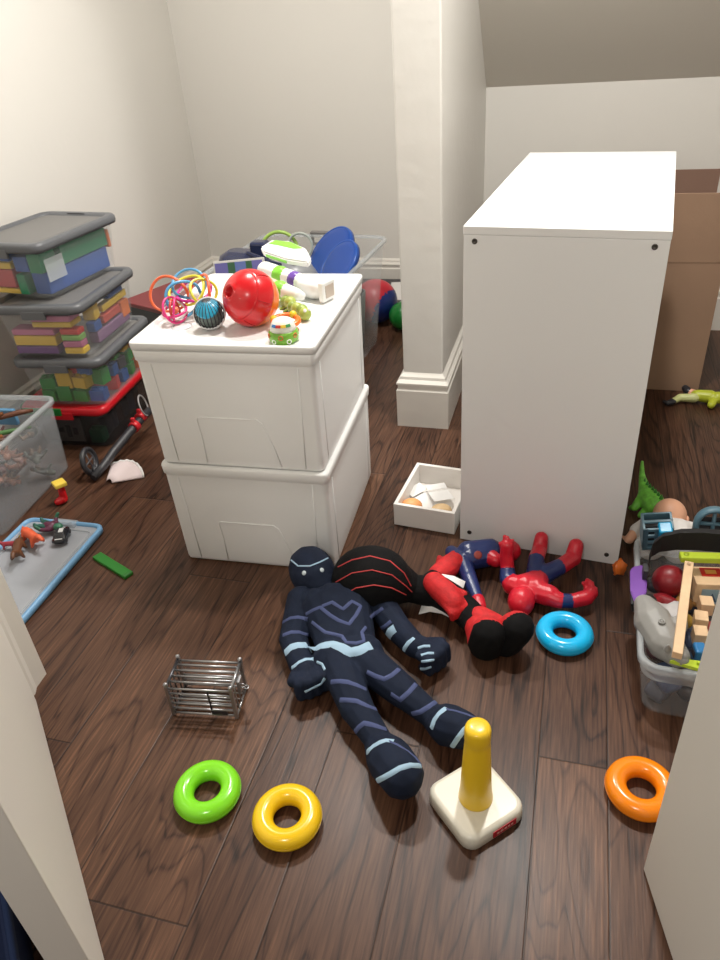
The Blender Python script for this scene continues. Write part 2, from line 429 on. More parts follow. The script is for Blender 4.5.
# ================================================================== white frame unit standing on its end panel
t = thing('bookcase', 'tall white laminate storage frame with dark corner screws in the middle of the room', 'shelf unit', (0, 0, 0))
t.location = (-.248, 1.706, 0); t.rotation_euler = (0, 0, -.0875)
W, D_, Hh = .4457, .931, .9066
for nm, y in (('end_panel', 0), ('end_panel', D_-.019)):
    bm = bmx(); add_box(bm, 0, y, 0, W, y+.019, Hh-.0195, bev=.0012)
    e = obj('end_panel', bm, M['white'], t)
    for k, (x, z) in enumerate(((.028, .030), (W-.032, .030), (.026, Hh-.034), (W-.030, Hh-.034))):
        bm = bmx(); T = TM((x, y-.0012 if y == 0 else y+.0202, z), rx=PI/2 if y == 0 else -PI/2)
        add_lathe(bm, [(0, -.0005), (.0025, -.0005), (.0035, .0006), (.0062, .0008), (.0066, 0), (.0066, -.003), (0, -.003)], 18, T=T); obj('screw', bm, M['screw'], e)
bm = bmx(); add_box(bm, -.0015, -.001, Hh-.019, W+.001, D_+.001, Hh, bev=.0015); obj('top_panel', bm, M['white'], t)
bm = bmx(); add_box(bm, 0, .02, .0, W, D_-.02, .019, bev=.001); obj('bottom_panel', bm, M['white'], t)
bm = bmx(); add_box(bm, .004, .0195, .0195, .012, D_-.0195, Hh-.0195); obj('back_panel', bm, M['white'], t)
for y in (.31, .615):
    bm = bmx(); add_box(bm, .0125, y, .0195, W-.002, y+.016, Hh-.0195)
    p = obj('divider', bm, M['white'], t)

# ================================================================== stacked white bins
def white_bin(label, loc, rz, lid):
    t = thing('storage_bin', label, 'storage bin', loc, rz, 'white bins stacked by the storage frame')
    w0, d0, w1, d1, h = .456, .524, .476, .542, .334
    bm = bmx(); r = .016
    prof = [(0, -.012, r), (.003, -.002, r), (.010, 0, r)]
    rings = [rr(w0-.012, d0-.012, r, .0), rr(w0-.003, d0-.003, r, .004), rr(w0, d0, r, .012)]
    zt = h-.034
    rings += [rr(w0+(w1-.010-w0)*k/6, d0+(d1-.010-d0)*k/6, r, .012+(zt-.012)*k/6) for k in range(1, 7)]
    rings += [rr(w1-.008, d1-.008, r, zt+.003), rr(w1-.003, d1-.003, r, zt+.006), rr(w1, d1, r, h-.005), rr(w1-.003, d1-.003, r, h)]
    rings += [rr(w0-.004, d0-.004, r, h), rr(w0-.030, d0-.030, r*.8, h-.001), rr(w0-.034, d0-.034, r*.8, h-.03), rr(w0-.04, d0-.04, r*.8, .01)]
    add_loft(bm, rings); b_ = obj('bin_body', bm, M['binw'], t)
    for i in range(len(b_.data.polygons)): pass
    # moulded panel outlines on the two visible faces
    def onf(u, v):   # front face point
        k = (v-.012)/(zt-.012); return (u, -(d0+(d1-.010-d0)*k)/2-.0006, v)
    def ons(u, v):
        k = (v-.012)/(zt-.012); return ((w0+(w1-.010-w0)*k)/2+.0006, u, v)
    bm = bmx()
    for f_, hw in ((onf, .5*w0),):
        for s in (-1, 1):
            add_tube(bm, [f_(s*(hw-.048), .012), f_(s*(hw-.036), zt-.004)], .0016, 6); obj('moulded_rib', bm, M['binw'], t); bm = bmx()
        pts = [(-hw*.42, .012), (-hw*.42, .09), (-hw*.44, .142), (-hw*.42, .150), (hw*.28, .150), (hw*.34, .140), (hw*.44, .07), (hw*.50, .012)]
        add_tube(bm, [f_(*p) for p in pts], .0019, 6); obj('moulded_rib', bm, M['binw'], t)
    for s in (-1, 1): bm = bmx(); add_tube(bm, [ons(s*(d0/2-.05), .012), ons(s*(d0/2-.042), zt-.004)], .0013, 6); obj('side_rib', bm, M['binw'], t)
    if lid:
        bm = bmx(); z = h
        rings = [rr(w1-.004, d1-.004, r, z+.0005), rr(w1+.003, d1+.003, r, z+.001), rr(w1+.005, d1+.005, r, z+.017), rr(w1+.002, d1+.002, r, z+.020), rr(w1-.012, d1-.012, r, z+.020), rr(w1-.018, d1-.018, r*.9, z+.012), rr(w1-.040, d1-.040, r*.8, z+.010), rr(w1-.046, d1-.046, r*.8, z+.012)]
        add_loft(bm, rings); obj('lid', bm, M['binw'], t)
    return t
BC = (-.812, 1.738)
white_bin('lower white plastic bin standing on the floor under the other one', (BC[0], BC[1], .001), .052, False)
white_bin('upper white plastic bin with a lid that carries the rattles and toys', (BC[0]-.001, BC[1]+.001, .3352), .052, True)
ZT = .3345+.334+.0105   # toy-bearing surface

# ================================================================== lidded clear boxes
def shell(bm, w0, d0, w1, d1, h, r=.03, th=.003):
    add_loft(bm, [rr(w0-.01, d0-.01, r, 0), rr(w0, d0, r, .006)]+[rr(w0+(w1-w0)*k/3, d0+(d1-d0)*k/3, r, .006+(h-.006)*k/3) for k in (1, 2, 3)] +
             [rr(w1-2*th, d1-2*th, r*.9, h)]+[rr(w0-2*th, d0-2*th, r*.9, .006+th)], cap0=True, cap1=True)
def rim(bm, w1, d1, h, r=.03, o_=.010, t_=.014):
    add_loft(bm, [rr(w1-.003, d1-.003, r, h-t_), rr(w1+2*o_, d1+2*o_, r+o_, h-t_), rr(w1+2*o_, d1+2*o_, r+o_, h-.002), rr(w1+2*o_-.004, d1+2*o_-.004, r+o_, h+.001), rr(w1-.005, d1-.005, r, h+.001), rr(w1-.005, d1-.005, r, h-t_)], cap0=False, cap1=False)
def clip_box(label, loc, rz, w, d, h, lidm, lidp, group, bodym='clear', tilt=(0, 0)):
    t = thing('clip_box', label, 'storage box', loc, rz, group, rot=(tilt[0], tilt[1], rz))
    bm = bmx(); shell(bm, w-.060, d-.070, w-.026, d-.030, h-.022, .030, .0025); obj('box_body', bm, M[bodym], t)
    L = bmx(); z = h-.028; r = .040
    add_loft(L, [rr(w-.024, d-.028, r*.9, z+.002), rr(w-.014, d-.014, r, z-.004), rr(w, d, r, z-.004), rr(w+.004, d+.004, r, z+.006), rr(w+.003, d+.003, r, z+.018), rr(w-.006, d-.006, r, z+.025), rr(w-.045, d-.05, r*.8, z+.026), rr(w-.055, d-.065, r*.7, z+.016)], cap1=False)
    lo = obj('lid', L, lidm, t)
    bm = bmx(); add_loft(bm, [rr(w-.056, d-.066, r*.7, z+.013), rr(w-.056, d-.066, r*.7, z+.017)]); obj('lid_panel', bm, lidp, lo)
    for s in (-1, 1):
        bm = bmx(); add_tube(bm, [(-.04, s*(d/2-.022), z+.0235), (.04, s*(d/2-.022), z+.0235)], [.007, .007], 10, flat=.25, up=(0, 0, 1)); obj('handle_slot', bm, M['black'], lo)
        bm = bmx(); add_box(bm, -.045, s*(d/2)-.004, z-.022, .045, s*(d/2)+.006, z+.008, bev=.003); obj('latch', bm, lidm, t)
    return t
M['darkbox'] = mat('dark_clear_plastic', (.06, .065, .07), .25, alpha=.38, bump=.1)
GB = 'clip boxes stacked by the left wall'
from math import cos, sin
def fr_loc(fx, fy, rz, w, d):   # centre from the near right corner
    return (fx-(w/2*cos(rz)+d/2*sin(rz)), fy-(w/2*sin(rz)-d/2*cos(rz)))
SW, SD = .345, .445
stack = []
for lab, fx, fy, z, h, rz, lm, lp, bd in (
    ('red-lidded dark storage box, lowest of the stack by the left wall', -1.598, 1.995, 0, .183, R(5), 'redlid', 'redlid', 'darkbox'),
    ('clear grey-lidded box of green, red and blue toy bricks in the stack', -1.556, 1.995, .183, .193, R(6), 'greylid', 'lidin', 'clear'),
    ('clear grey-lidded box of pink and yellow foam planks, below the topmost box', -1.572, 1.985, .376, .198, R(5), 'greylid', 'lidin', 'clear'),
    ('clear grey-lidded box of green and blue foam blocks, topmost of the stack', -1.680, 2.005, .574, .194, R(-5), 'greylid', 'lidin', 'clear')):
    x, y = fr_loc(fx, fy, rz, SW, SD)
    stack.append((clip_box(lab, (x, y, z+.001), rz, SW, SD, h, M[lm], M[lp], GB, bd), x, y, z, rz, h))
lo = [c for c in stack[0][0].children if c.name.startswith('lid')][0]
bm = bmx(); add_box(bm, -SW/2+.020, -SD/2-.006, .183-.033, .005, -SD/2+.004, .183-.004, bev=.003); add_box(bm, -SW/2-.005, -SD/2+.02, .183-.033, -SW/2+.003, .0, .183-.004, bev=.003, T=None); 
q = obj('green_edge', bm, plastic(.01, .20, .03, .35), lo)
# paper tag stuck on the topmost box
t, x, y, z, rz, h = stack[3]
bm = bmx(); T = TM((SW/2-.0335, -.13, .085), rz=PI/2, rx=PI/2)
add_box(bm, -.045, -.038, -.001, .045, .038, .001, bev=.0008, T=TM((SW/2-.020, -.140, .095), rz=PI/2, rx=PI/2, ry=0)); obj('name_tag', bm, M['frost'], t)

def in_box(k, bx, nm, label, cat, col, T0=None, group=None, m=None):
    """one block inside box k, bx = local extents"""
    t, X, Y, Z, rz, h = stack[k]
    x0, y0, z0, x1, y1, z1 = bx; c = Vector(((x0+x1)/2, (y0+y1)/2, 0))
    bm = bmx(); add_box(bm, x0-c.x, y0-c.y, 0, x1-c.x, y1-c.y, z1-z0, bev=.004)
    cw = Matrix.Rotation(rz, 4, 'Z') @ (c+Vector((.008 if x1 > .06 else -.004, -.008 if y0 < -.1 else .004, 0)))
    o = obj(nm, bm, m or plastic(*col, .6), None, (X+cw.x, Y+cw.y, Z+z0+.001), rz+(T0 or 0))
    return tag(o, label, cat, group)
GREEN, BLUE, YEL, ORG, RED, PINK, PURP = (.02, .22, .10), (.035, .10, .36), (.75, .50, .05), (.75, .20, .06), (.60, .05, .04), (.55, .16, .30), (.16, .07, .22)
# topmost box: local x right side ~ +.13, near end y ~ -.18
for bx, lab, c in (
    ((.06, -.085, .086, .128, .165, .152), 'long green foam block lying on the long blue one in the topmost box', GREEN),
    ((.06, -.165, .010, .126, .165, .084), 'long blue foam block along the bottom of the topmost box', BLUE),
    ((.075, -.18, .086, .128, -.10, .152), 'short green foam block behind the tag of the topmost box', GREEN),
    ((.010, -.178, .088, .070, -.11, .140), 'small blue foam block at the near upper corner of the topmost box', BLUE),
    ((.018, -.182, .010, .056, -.11, .080), 'small green foam block at the near lower corner of the topmost box', GREEN),
    ((-.13, -.178, .095, .005, -.10, .118), 'flat yellow foam block between blue and red at the left of the topmost box', YEL),
    ((-.13, -.178, .121, .005, -.10, .145), 'flat blue foam block above the yellow one in the topmost box', BLUE),
    ((-.13, -.178, .030, .005, -.10, .092), 'red foam block at the left near end of the topmost box', (.50, .06, .07)),
    ((-.13, -.180, .010, .014, -.10, .028), 'flat yellow foam block under the red one in the topmost box', YEL),
    ((.085, .170, .075, .128, .185, .140), 'orange foam block standing at the far end of the topmost box', ORG)):
    in_box(3, bx, 'foam_block', lab, 'foam block', c, group='foam blocks in the topmost box')
for bx, lab, c, a in (
    ((-.05, -.180, .128, .10, -.11, .150), 'pink foam plank lying on top at the near end of the second box', PINK, 0),
    ((-.05, -.180, .108, .10, -.11, .127), 'yellow foam plank under the top pink one in the second box', YEL, 0),
    ((-.128, -.178, .078, .035, -.12, .100), 'pink foam plank in the middle of the near end of the second box', PINK, 0),
    ((-.128, -.178, .040, .035, -.12, .076), 'yellow foam plank in the middle of the near end of the second box', YEL, 0),
    ((-.128, -.180, .010, .035, -.12, .038), 'purple foam plank at the bottom of the second box', PURP, 0),
    ((.045, -.178, .010, .12, -.135, .032), 'short yellow foam block at the bottom near corner of the second box', YEL, 0),
    ((.045, -.178, .034, .118, -.135, .056), 'short pink foam block above the yellow corner block in the second box', PINK, 0),
    ((.045, -.176, .058, .118, -.135, .078), 'short green foam block in the near corner of the second box', (.25, .50, .12), 0),
    ((.045, -.176, .080, .118, -.135, .100), 'short red foam block in the near corner of the second box', RED, 0),
    ((.085, -.09, .095, .130, -.04, .155), 'upright yellow foam block in the side of the second box', YEL, .15),
    ((.10, -.03, .06, .130, .10, .09), 'long red foam block low in the side of the second box', (.65, .10, .07), 0),
    ((.10, -.02, .10, .130, .17, .125), 'long yellow foam block high in the side of the second box', YEL, 0),
    ((.10, .04, .128, .130, .15, .155), 'blue foam block at the top of the side of the second box', BLUE, 0),
    ((.095, -.10, .055, .130, -.05, .09), 'blue foam block beside the corner pile of the second box', BLUE, 0),
    ((.09, .11, .03, .130, .17, .09), 'orange foam block at the far end of the second box', ORG, 0),
    ((.09, -.09, .010, .128, .16, .05), 'dull purple foam block at the bottom of the side of the second box', (.25, .14, .25), 0)):
    in_box(2, bx, 'foam_block', lab, 'foam block', c, a, group='foam blocks in the second box')
# building bricks with studs
def brick(X, Y, Z, rz, w, d, h, col, label, group, tilt=(0, 0)):
    bm = bmx(); add_box(bm, -w/2, -d/2, 0, w/2, d/2, h, bev=.0015)
    nx = max(1, round(w/.032)); ny = max(1, round(d/.032))
    for i in range(nx):
        for j in range(ny):
            add_lathe(bm, [(.0095, h-.001), (.0095, h+.006), (.007, h+.007), (0, h+.007)], 12, T=TM((-w/2+w*(i+.5)/nx, -d/2+d*(j+.5)/ny, 0)))
    o = obj('toy_brick', bm, plastic(*col, .35), None, (X, Y, Z), rot=(tilt[0], tilt[1], rz)); return tag(o, label, 'toy brick', group)
t, X, Y, Z, rz, h = stack[1]
rnd = random.Random(3)
G2, B2, Y2, R2, O2 = (.02, .30, .04), (.03, .12, .40), (.75, .50, .03), (.60, .04, .04), (.75, .18, .03)
lst = [(-.09, -.155, .008, G2, 'leftmost green brick'), (-.03, -.155, .008, G2, 'green brick under the upright yellow one'), (.035, -.155, .008, G2, 'middle green brick'), (.095, -.150, .008, B2, 'blue brick at the near right corner'),
       (-.02, -.15, .058, Y2, 'upright yellow brick'), (.045, -.152, .06, Y2, 'yellow brick in the middle'), (.10, -.12, .062, G2, 'tall green brick at the right corner'), (-.09, -.15, .055, G2, 'upper green brick at the left'),
       (.01, -.12, .105, R2, 'red brick near the lid'), (.06, -.13, .105, B2, 'blue brick near the lid'), (.10, -.06, .01, R2, 'red brick low in the side'), (.10, .01, .01, B2, 'blue brick low in the side'), (.10, .075, .01, G2, 'green brick low in the side'),
       (.10, .14, .01, O2, 'orange brick low at the far end'), (.10, -.05, .062, B2, 'blue brick in the middle of the side'), (.10, .015, .062, (.05, .05, .06), 'black brick in the middle of the side'), (.10, .08, .062, G2, 'green brick high in the side'), (.10, .14, .062, O2, 'orange brick high at the far end'), (.10, .06, .112, Y2, 'yellow brick under the lid at the side'), (.10, -.02, .112, G2, 'green brick under the lid at the side')]
for i, (lx, ly, lz, c, nm) in enumerate(lst):
    cw = Matrix.Rotation(rz, 4, 'Z') @ Vector((lx, ly, 0)); big = 'upright' in nm or 'tall' in nm
    brick(X+cw.x, Y+cw.y, Z+lz, rz+rnd.uniform(-.25, .25), .055, .045, .06 if big else .042, c, nm+' in the clear box above the red-lidded box', 'bricks in the brick box')
# dark contents of the red-lidded box
t, X, Y, Z, rz, h = stack[0]
def in0(lx, ly): c = Matrix.Rotation(rz, 4, 'Z') @ Vector((lx, ly, 0)); return X+c.x, Y+c.y
bm = bmx(); add_box(bm, -.10, -.004, 0, .06, .004, .10, bev=.001)
for k in range(5): add_box(bm, -.09+.028*k, -.0055, .02+.01*(k % 3), -.072+.028*k, -.0042, .06+.01*(k % 2), mi=1)
x_, y_ = in0(-.03, -.168); o = obj('picture_card', bm, [plastic(.30, .27, .26, .6), M['dark']], None, (x_, y_, .012), rz); tag(o, 'pale picture card with dark shapes at the front of the red-lidded box', 'card')
x_, y_ = in0(.085, -.155); brick(x_, y_, .012, rz, .05, .045, .055, (.02, .16, .08), 'dark green brick inside the red-lidded box', None)
for k in range(6):
    x_, y_ = in0(.085, -.09+.048*k); bm = bmx(); add_box(bm, -.02, -.02, 0, .02, .02, .07+.012*(k % 3), bev=.008, seg=3)
    tag(obj('toy_block', bm, plastic(*[(.03, .03, .05), (.04, .05, .10), (.08, .03, .03)][k % 3], .4), None, (x_, y_, .012), rz+.3*k), 'dark block seen through the side of the red-lidded box', 'toy block', 'dark blocks in the red-lidded box')

# open clear box at the far left, lid on the floor
EX, EY, ER = -1.828, 1.650, R(5); EW, ED, EH = .30, .46, .275
t = thing('open_tote', 'open clear plastic tote full of toy figures against the left wall', 'storage box', (EX, EY, .0015), ER)
bm = bmx(); shell(bm, EW-.02, ED-.02, EW, ED, EH, .03, .003); obj('box_body', bm, mat('clear_tote_plastic', (.60, .63, .66), .22, alpha=.20), t)
bm = bmx(); rim(bm, EW, ED, EH); obj('rim', bm, M['frost'], t)
# blue-edged lid
LW, LD = .285, .56
t = thing('box_lid', 'clear box lid with a pale blue edge lying flat on the floor', 'lid', (-1.487, 1.266, 0), R(1.5))
t.rotation_euler = (0, 0, R(2.0))
bm = bmx(); add_loft(bm, [rr(LW-.012, LD-.012, .03, .001), rr(LW, LD, .03, .006), rr(LW, LD, .03, .020), rr(LW-.008, LD-.008, .03, .024), rr(LW-.022, LD-.022, .026, .024), rr(LW-.026, LD-.026, .024, .014)], cap0=False, cap1=False); obj('lid_edge', bm, M['blueedge'], t)
bm = bmx(); add_loft(bm, [rr(LW-.024, LD-.024, .024, .008), rr(LW-.024, LD-.024, .024, .014)]); p = obj('lid_panel', bm, M['lidclear'], t)
bm = bmx(); rw = .05
add_loft(bm, [rr(LW-rw, LD-rw-.02, .02, .014), rr(LW-rw, LD-rw-.02, .02, .019), rr(LW-rw-.008, LD-rw-.028, .018, .019), rr(LW-rw-.008, LD-rw-.028, .018, .014)], cap0=False, cap1=False); obj('raised_rib', bm, M['frost'], p)
for s in (-1, 1):
    bm = bmx(); add_box(bm, -.045, s*(LD/2-.012)-.016, .012, .045, s*(LD/2-.012)+.016, .026, bev=.005); add_box(bm, -.03, s*(LD/2-.014)-.006, .026, .03, s*(LD/2-.014)+.004, .0275, bev=.001); obj('clasp', bm, M['frost'], t)

# big clear tote behind the white bins
TFx, TFy, TR = -1.135, 2.79, R(-3); TW, TD, TH = .60, .90, .475
t = thing('large_tote', 'large open clear tote of toys behind the white bins', 'storage box', (TFx, TFy, .0015), TR)
bm = bmx(); shell(bm, TW-.09, TD-.09, TW, TD, TH, .06, .003); obj('box_body', bm, M['clear'], t)
bm = bmx(); rim(bm, TW, TD, TH, .06, .012, .012); obj('rim', bm, M['frost'], t)
for s in (-1, 1):
    bm = bmx(); yy = s*(TD/2+.012); add_box(bm, -.075, yy-.014, TH-.004, .075, yy+.014, TH+.012, bev=.004)
    add_box(bm, -.075, yy-.004*1, TH-.05, -.062, yy+.006, TH, bev=.002); add_box(bm, .062, yy-.004, TH-.05, .075, yy+.006, TH, bev=.002); add_box(bm, -.075, yy-.004, TH-.052, .075, yy+.008, TH-.040, bev=.002)
    obj('handle', bm, plastic(.20, .19, .18, .5), t)

# tote at the right
GX, GY = .385, 1.365; GW, GD, GH = .345, .46, .165
t = thing('toy_tote', 'clear plastic tote heaped with toys at the right beside the door', 'storage box', (GX, GY, .0015), R(-1))
bm = bmx(); shell(bm, GW-.05, GD-.05, GW-.015, GD-.015, GH, .035, .003); obj('box_body', bm, M['clearg'], t)
bm = bmx(); rim(bm, GW-.015, GD-.015, GH, .035, .009, .016)
add_loft(bm, [rr(GW-.035, GD-.035, .035, GH-.05), rr(GW-.018, GD-.018, .035, GH-.046), rr(GW-.012, GD-.012, .035, GH-.014)], cap0=False, cap1=False); obj('rim', bm, M['frost'], t)

# cardboard box behind the frame
t = thing('cardboard_box', 'tall open cardboard box behind the white storage frame', 'cardboard box', (.248, 3.06, 0), R(1.0))
bw, bd, bh, bf = .53, .54, .505, .235
for nm, x0, y0, x1, y1 in (('side_panel', -bw/2, -bd/2, bw/2, -bd/2+.005), ('side_panel', -bw/2, bd/2-.005, bw/2, bd/2), ('side_panel', -bw/2, -bd/2+.0055, -bw/2+.005, bd/2-.0055), ('side_panel', bw/2-.005, -bd/2+.0055, bw/2, bd/2-.0055)):
    bm = bmx(); add_box(bm, x0, y0, 0, x1, y1, bh, bev=.001); p = obj(nm, bm, [M['card']], t)
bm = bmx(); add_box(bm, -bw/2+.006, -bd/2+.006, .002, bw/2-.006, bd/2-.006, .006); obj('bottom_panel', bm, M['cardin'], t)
bm = bmx(); add_box(bm, -bw/2+.002, -bd/2-.001, bh+.001, bw/2-.002, -bd/2+.004, bh+bf, bev=.001); add_tube(bm, [(-bw/2, -bd/2+.001, bh), (bw/2, -bd/2+.001, bh)], .0025, 8); obj('flap', bm, M['card'], t)
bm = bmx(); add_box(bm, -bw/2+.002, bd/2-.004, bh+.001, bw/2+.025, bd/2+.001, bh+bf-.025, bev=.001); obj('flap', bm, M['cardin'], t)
# navy crate beyond the near door, in the hall
t = thing('storage_crate', 'dark navy fabric crate on the hall floor beyond the left door', 'crate', (-.935, .375, .0015), R(-44.5))
bm = bmx(); shell(bm, .42, .25, .44, .27, .20, .02, .008); obj('crate_body', bm, mat('navy_fabric', (.012, .025, .085), .6, bump=.5, bscale=200), t)
bm = bmx(); rim(bm, .44, .27, .20, .02, .006, .02)
for k in range(5): add_box(bm, -.17+.08*k, -.145, .02, -.155+.08*k, -.133, .18, bev=.002)
obj('rib', bm, mat('navy_fabric_band', (.016, .035, .11), .5), t)

# white tray
t = thing('shallow_tray', 'shallow white tray with toy eggs and cards against the storage frame', 'tray', (-.350, 1.853, 0), R(-5.5))
bm = bmx(); w_, d_, h_, q_ = .190, .246, .078, .011
for a_ in ((-w_/2, -d_/2, w_/2, -d_/2+q_), (-w_/2, d_/2-q_, w_/2, d_/2), (-w_/2, -d_/2+q_, -w_/2+q_, d_/2-q_), (w_/2-q_, -d_/2+q_, w_/2, d_/2-q_)): add_box(bm, a_[0], a_[1], .001, a_[2], a_[3], h_, bev=.001)
obj('side', bm, M['tray'], t)
bm = bmx(); add_box(bm, -w_/2+q_, -d_/2+q_, .002, w_/2-q_, d_/2-q_, .008); obj('base', bm, M['tray'], t)
# dark red box between stack and big tote
t = thing('red_chest', 'dark box with a flat maroon lid behind the white bins by the left wall', 'box', (-1.765, 2.94, 0), R(-22))
bm = bmx(); add_box(bm, -.14, -.19, .002, .14, .19, .27, bev=.006); obj('chest_body', bm, M['black'], t)
bm = bmx(); add_box(bm, -.15, -.20, .271, .15, .20, .29, bev=.003); obj('lid', bm, plastic(.22, .025, .03, .4), t)

# ================================================================== toys
def wbody(name, prims, mats, colfn=None, org=(0, 0, 0), parent=None, **k):
    O = Vector(org); q2 = []
    for q in prims:
        if q[0] == 'c': q2.append(('c', Vector(q[1])-O, Vector(q[2])-O)+tuple(q[3:]))
        else: q2.append(('e', Vector(q[1])-O)+tuple(q[2:]))
    f = (lambda t, u, c: colfn(t, u, c+O)) if colfn else None
    return body(name, q2, mats, f, parent=parent, loc=None if parent is not None else O, **k)
def lerp(a, b, t): return tuple(a[i]+(b[i]-a[i])*t for i in range(3))

# ---- rings
def ring(x, y, col, label, rz=0):
    bm = bmx(); add_torus(bm, .0480, .0208, 64, 28, T=Matrix.Translation((0, 0, .0208)))
    # mould line round the outside
    add_torus(bm, .0687, .0006, 64, 6, T=Matrix.Translation((0, 0, .0208)))
    tag(obj('stacking_ring', bm, plastic(*col, .22, coat=.3), None, (x, y, .0006), rz), label, 'toy ring', 'stacking rings on the floor')
ring(-.621, .757, (.24, .78, .02), 'green plastic stacking ring lying on the floor nearest the metal cage')
ring(-.441, .741, (.98, .62, .012), 'yellow plastic stacking ring lying on the floor')
ring(.064, 1.352, (.01, .50, .90), 'blue plastic stacking ring lying near the red action figures')
ring(.224, .955, (1.0, .27, .005), 'orange plastic stacking ring half hidden by the right door')
# ---- stacking cone
t = thing('ring_stacker', 'yellow cone on a square white base, without its rings', 'stacking toy', (-.088, .857, 0), R(46))
t.scale = (1.08, 1.08, 1.03)
bm = bmx(); s = .134
add_loft(bm, [rr(s-.006, s-.006, .022, .0005), rr(s, s, .024, .004), rr(s-.002, s-.002, .024, .027), rr(s-.008, s-.008, .022, .033), rr(s-.020, s-.020, .018, .0345)], cap0=True); obj('base', bm, mat('cream_plastic', (.82, .78, .66), .3, coat=.2), t)
bm = bmx(); add_lathe(bm, [(0, .034), (.031, .034), (.031, .037), (.0285, .060), (.0225, .190), (.0212, .196), (.0225, .203), (.0225, .229), (.0208, .2355), (.0165, .2382), (.008, .2392), (0, .2395)], 48); obj('cone', bm, plastic(.92, .60, .02, .3, coat=.2), t)
bm = bmx(); add_box(bm, -.026, -.0008, -.0085, .026, .0008, .0085, bev=.0006); 
for k, (a, b_) in enumerate(((-.018, -.013), (-.010, -.004), (-.001, .004), (.007, .011), (.014, .018))): add_box(bm, a, -.0012, -.002, b_, -.0007, .002, mi=1)
obj('label', bm, [plastic(.45, .01, .02, .4), plastic(.75, .5, .45, .5)], t, (.012, -s/2-.0006, .016))

# ---- little metal cage
t = thing('toy_cage', 'small silver metal toy cage of bars standing on the floor', 'toy cage', (-.724, .985, 0), R(8.5))
cw, cdp, ch = .150, .084, .096
for sx in (-1, 1):
    for sy in (-1, 1):
        bm = bmx(); x, y = sx*cw/2, sy*cdp/2
        add_box(bm, x-.004, y-.004, .003, x+.004, y+.004, ch+.002, bev=.0008); add_ball(bm, (x, y, ch+.006), .0055, sub=2); add_ball(bm, (x, y, .0035), .0035, sub=2); obj('post', bm, M['steel'], t)
for sy in (-1, 1):
    bm = bmx()
    for k in range(6): add_tube(bm, [(-cw/2, sy*cdp/2, .010+k*(ch-.016)/5), (cw/2, sy*cdp/2, .010+k*(ch-.016)/5)], .0026, 8)
    obj('bar_grid', bm, M['steel'], t)
bm = bmx()
for k in range(1, 5): add_tube(bm, [(-cw/2, -cdp/2+cdp*k/5, ch-.002), (cw/2, -cdp/2+cdp*k/5, ch-.002)], .0026, 8)
obj('roof_bars', bm, M['steel'], t)
bm = bmx()
for k in range(1, 5): add_tube(bm, [(-cw/2, -cdp/2+cdp*k/5, .006), (cw/2, -cdp/2+cdp*k/5, .006)], .0021, 8)
obj('floor_bars', bm, M['steel'], t)
for sx in (-1, 1):
    bm = bmx(); add_tube(bm, [(sx*cw/2, -cdp/2, ch-.001), (sx*cw/2, cdp/2, ch-.001)], .004, 8)
    add_tube(bm, [(sx*cw/2, -cdp/2, .006), (sx*cw/2, cdp/2, .006)], .003, 8)
    for k in (1, 2, 3): add_tube(bm, [(sx*cw/2, -cdp/2+cdp*k/4, .006), (sx*cw/2, -cdp/2+cdp*k/4, ch-.002)], .0018, 8)
    obj('end_frame', bm, M['darkmetal'] if sx < 0 else M['steel'], t)
bm = bmx(); add_box(bm, .018, -cdp/2-.003, .012, .055, -cdp/2+.001, .026, bev=.001); add_box(bm, .018, -cdp/2-.0028, .028, .022, -cdp/2+.001, .085); obj('lock_plate', bm, M['darkmetal'], t)
bm = bmx(); add_box(bm, cw/2+.002, -.012, .050, cw/2+.010, .012, .086, bev=.002); add_torus(bm, .006, .0016, 16, 8, T=TM((cw/2+.016, -.010, .074), rx=PI/2)); add_torus(bm, .005, .0014, 16, 8, T=TM((cw/2+.024, -.010, .070))); obj('latch', bm, M['steel'], t)

# ---- navy plush doll
def rotz(a): return Matrix.Rotation(a, 4, 'Z')
O1 = Vector((-.44, 1.16, 0))
shL, elL, wrL, fiL = (-.600, 1.300, .052), (-.578, 1.170, .046), (-.535, 1.105, .042), (-.505, 1.066, .050)
shR, elR, wrR, fiR = (-.402, 1.338, .052), (-.338, 1.266, .042), (-.285, 1.218, .040), (-.247, 1.196, .050)
pr = [('c', (-.560, 1.285, .058), (-.440, 1.325, .058), .048, .048, 'torso'), ('c', (-.535, 1.275, .064), (-.475, 1.170, .058), .056, .046, 'torso'), ('c', (-.470, 1.300, .064), (-.420, 1.190, .058), .056, .046, 'torso'),
      ('c', (-.505, 1.285, .070), (-.450, 1.180, .060), .060, .050, 'torso'), ('c', (-.462, 1.125, .054), (-.392, 1.152, .054), .050, .050, 'torso'),
      ('c', (-.540, 1.335, .062), (-.565, 1.350, .066), .036, .036, 'torso'),
      ('c', (-.447, 1.115, .052), (-.370, 1.003, .048), .048, .040, 'legL'), ('c', (-.370, 1.003, .048), (-.300, .930, .044), .038, .030, 'legL'), ('c', (-.296, .922, .040), (-.264, .884, .052), .034, .050, 'footL'), ('c', (-.264, .884, .052), (-.234, .848, .068), .050, .047, 'footL'),
      ('c', (-.390, 1.138, .052), (-.278, 1.067, .048), .047, .038, 'legR'), ('c', (-.278, 1.067, .048), (-.202, 1.020, .042), .036, .028, 'legR'), ('c', (-.196, 1.016, .040), (-.165, .998, .048), .031, .045, 'footR'), ('c', (-.165, .998, .050), (-.130, .980, .066), .046, .040, 'footR'),
      ('c', shL, elL, .043, .037, 'arm'), ('c', elL, wrL, .037, .033, 'arm'), ('c', shR, elR, .040, .035, 'arm'), ('c', elR, wrR, .035, .031, 'arm')]
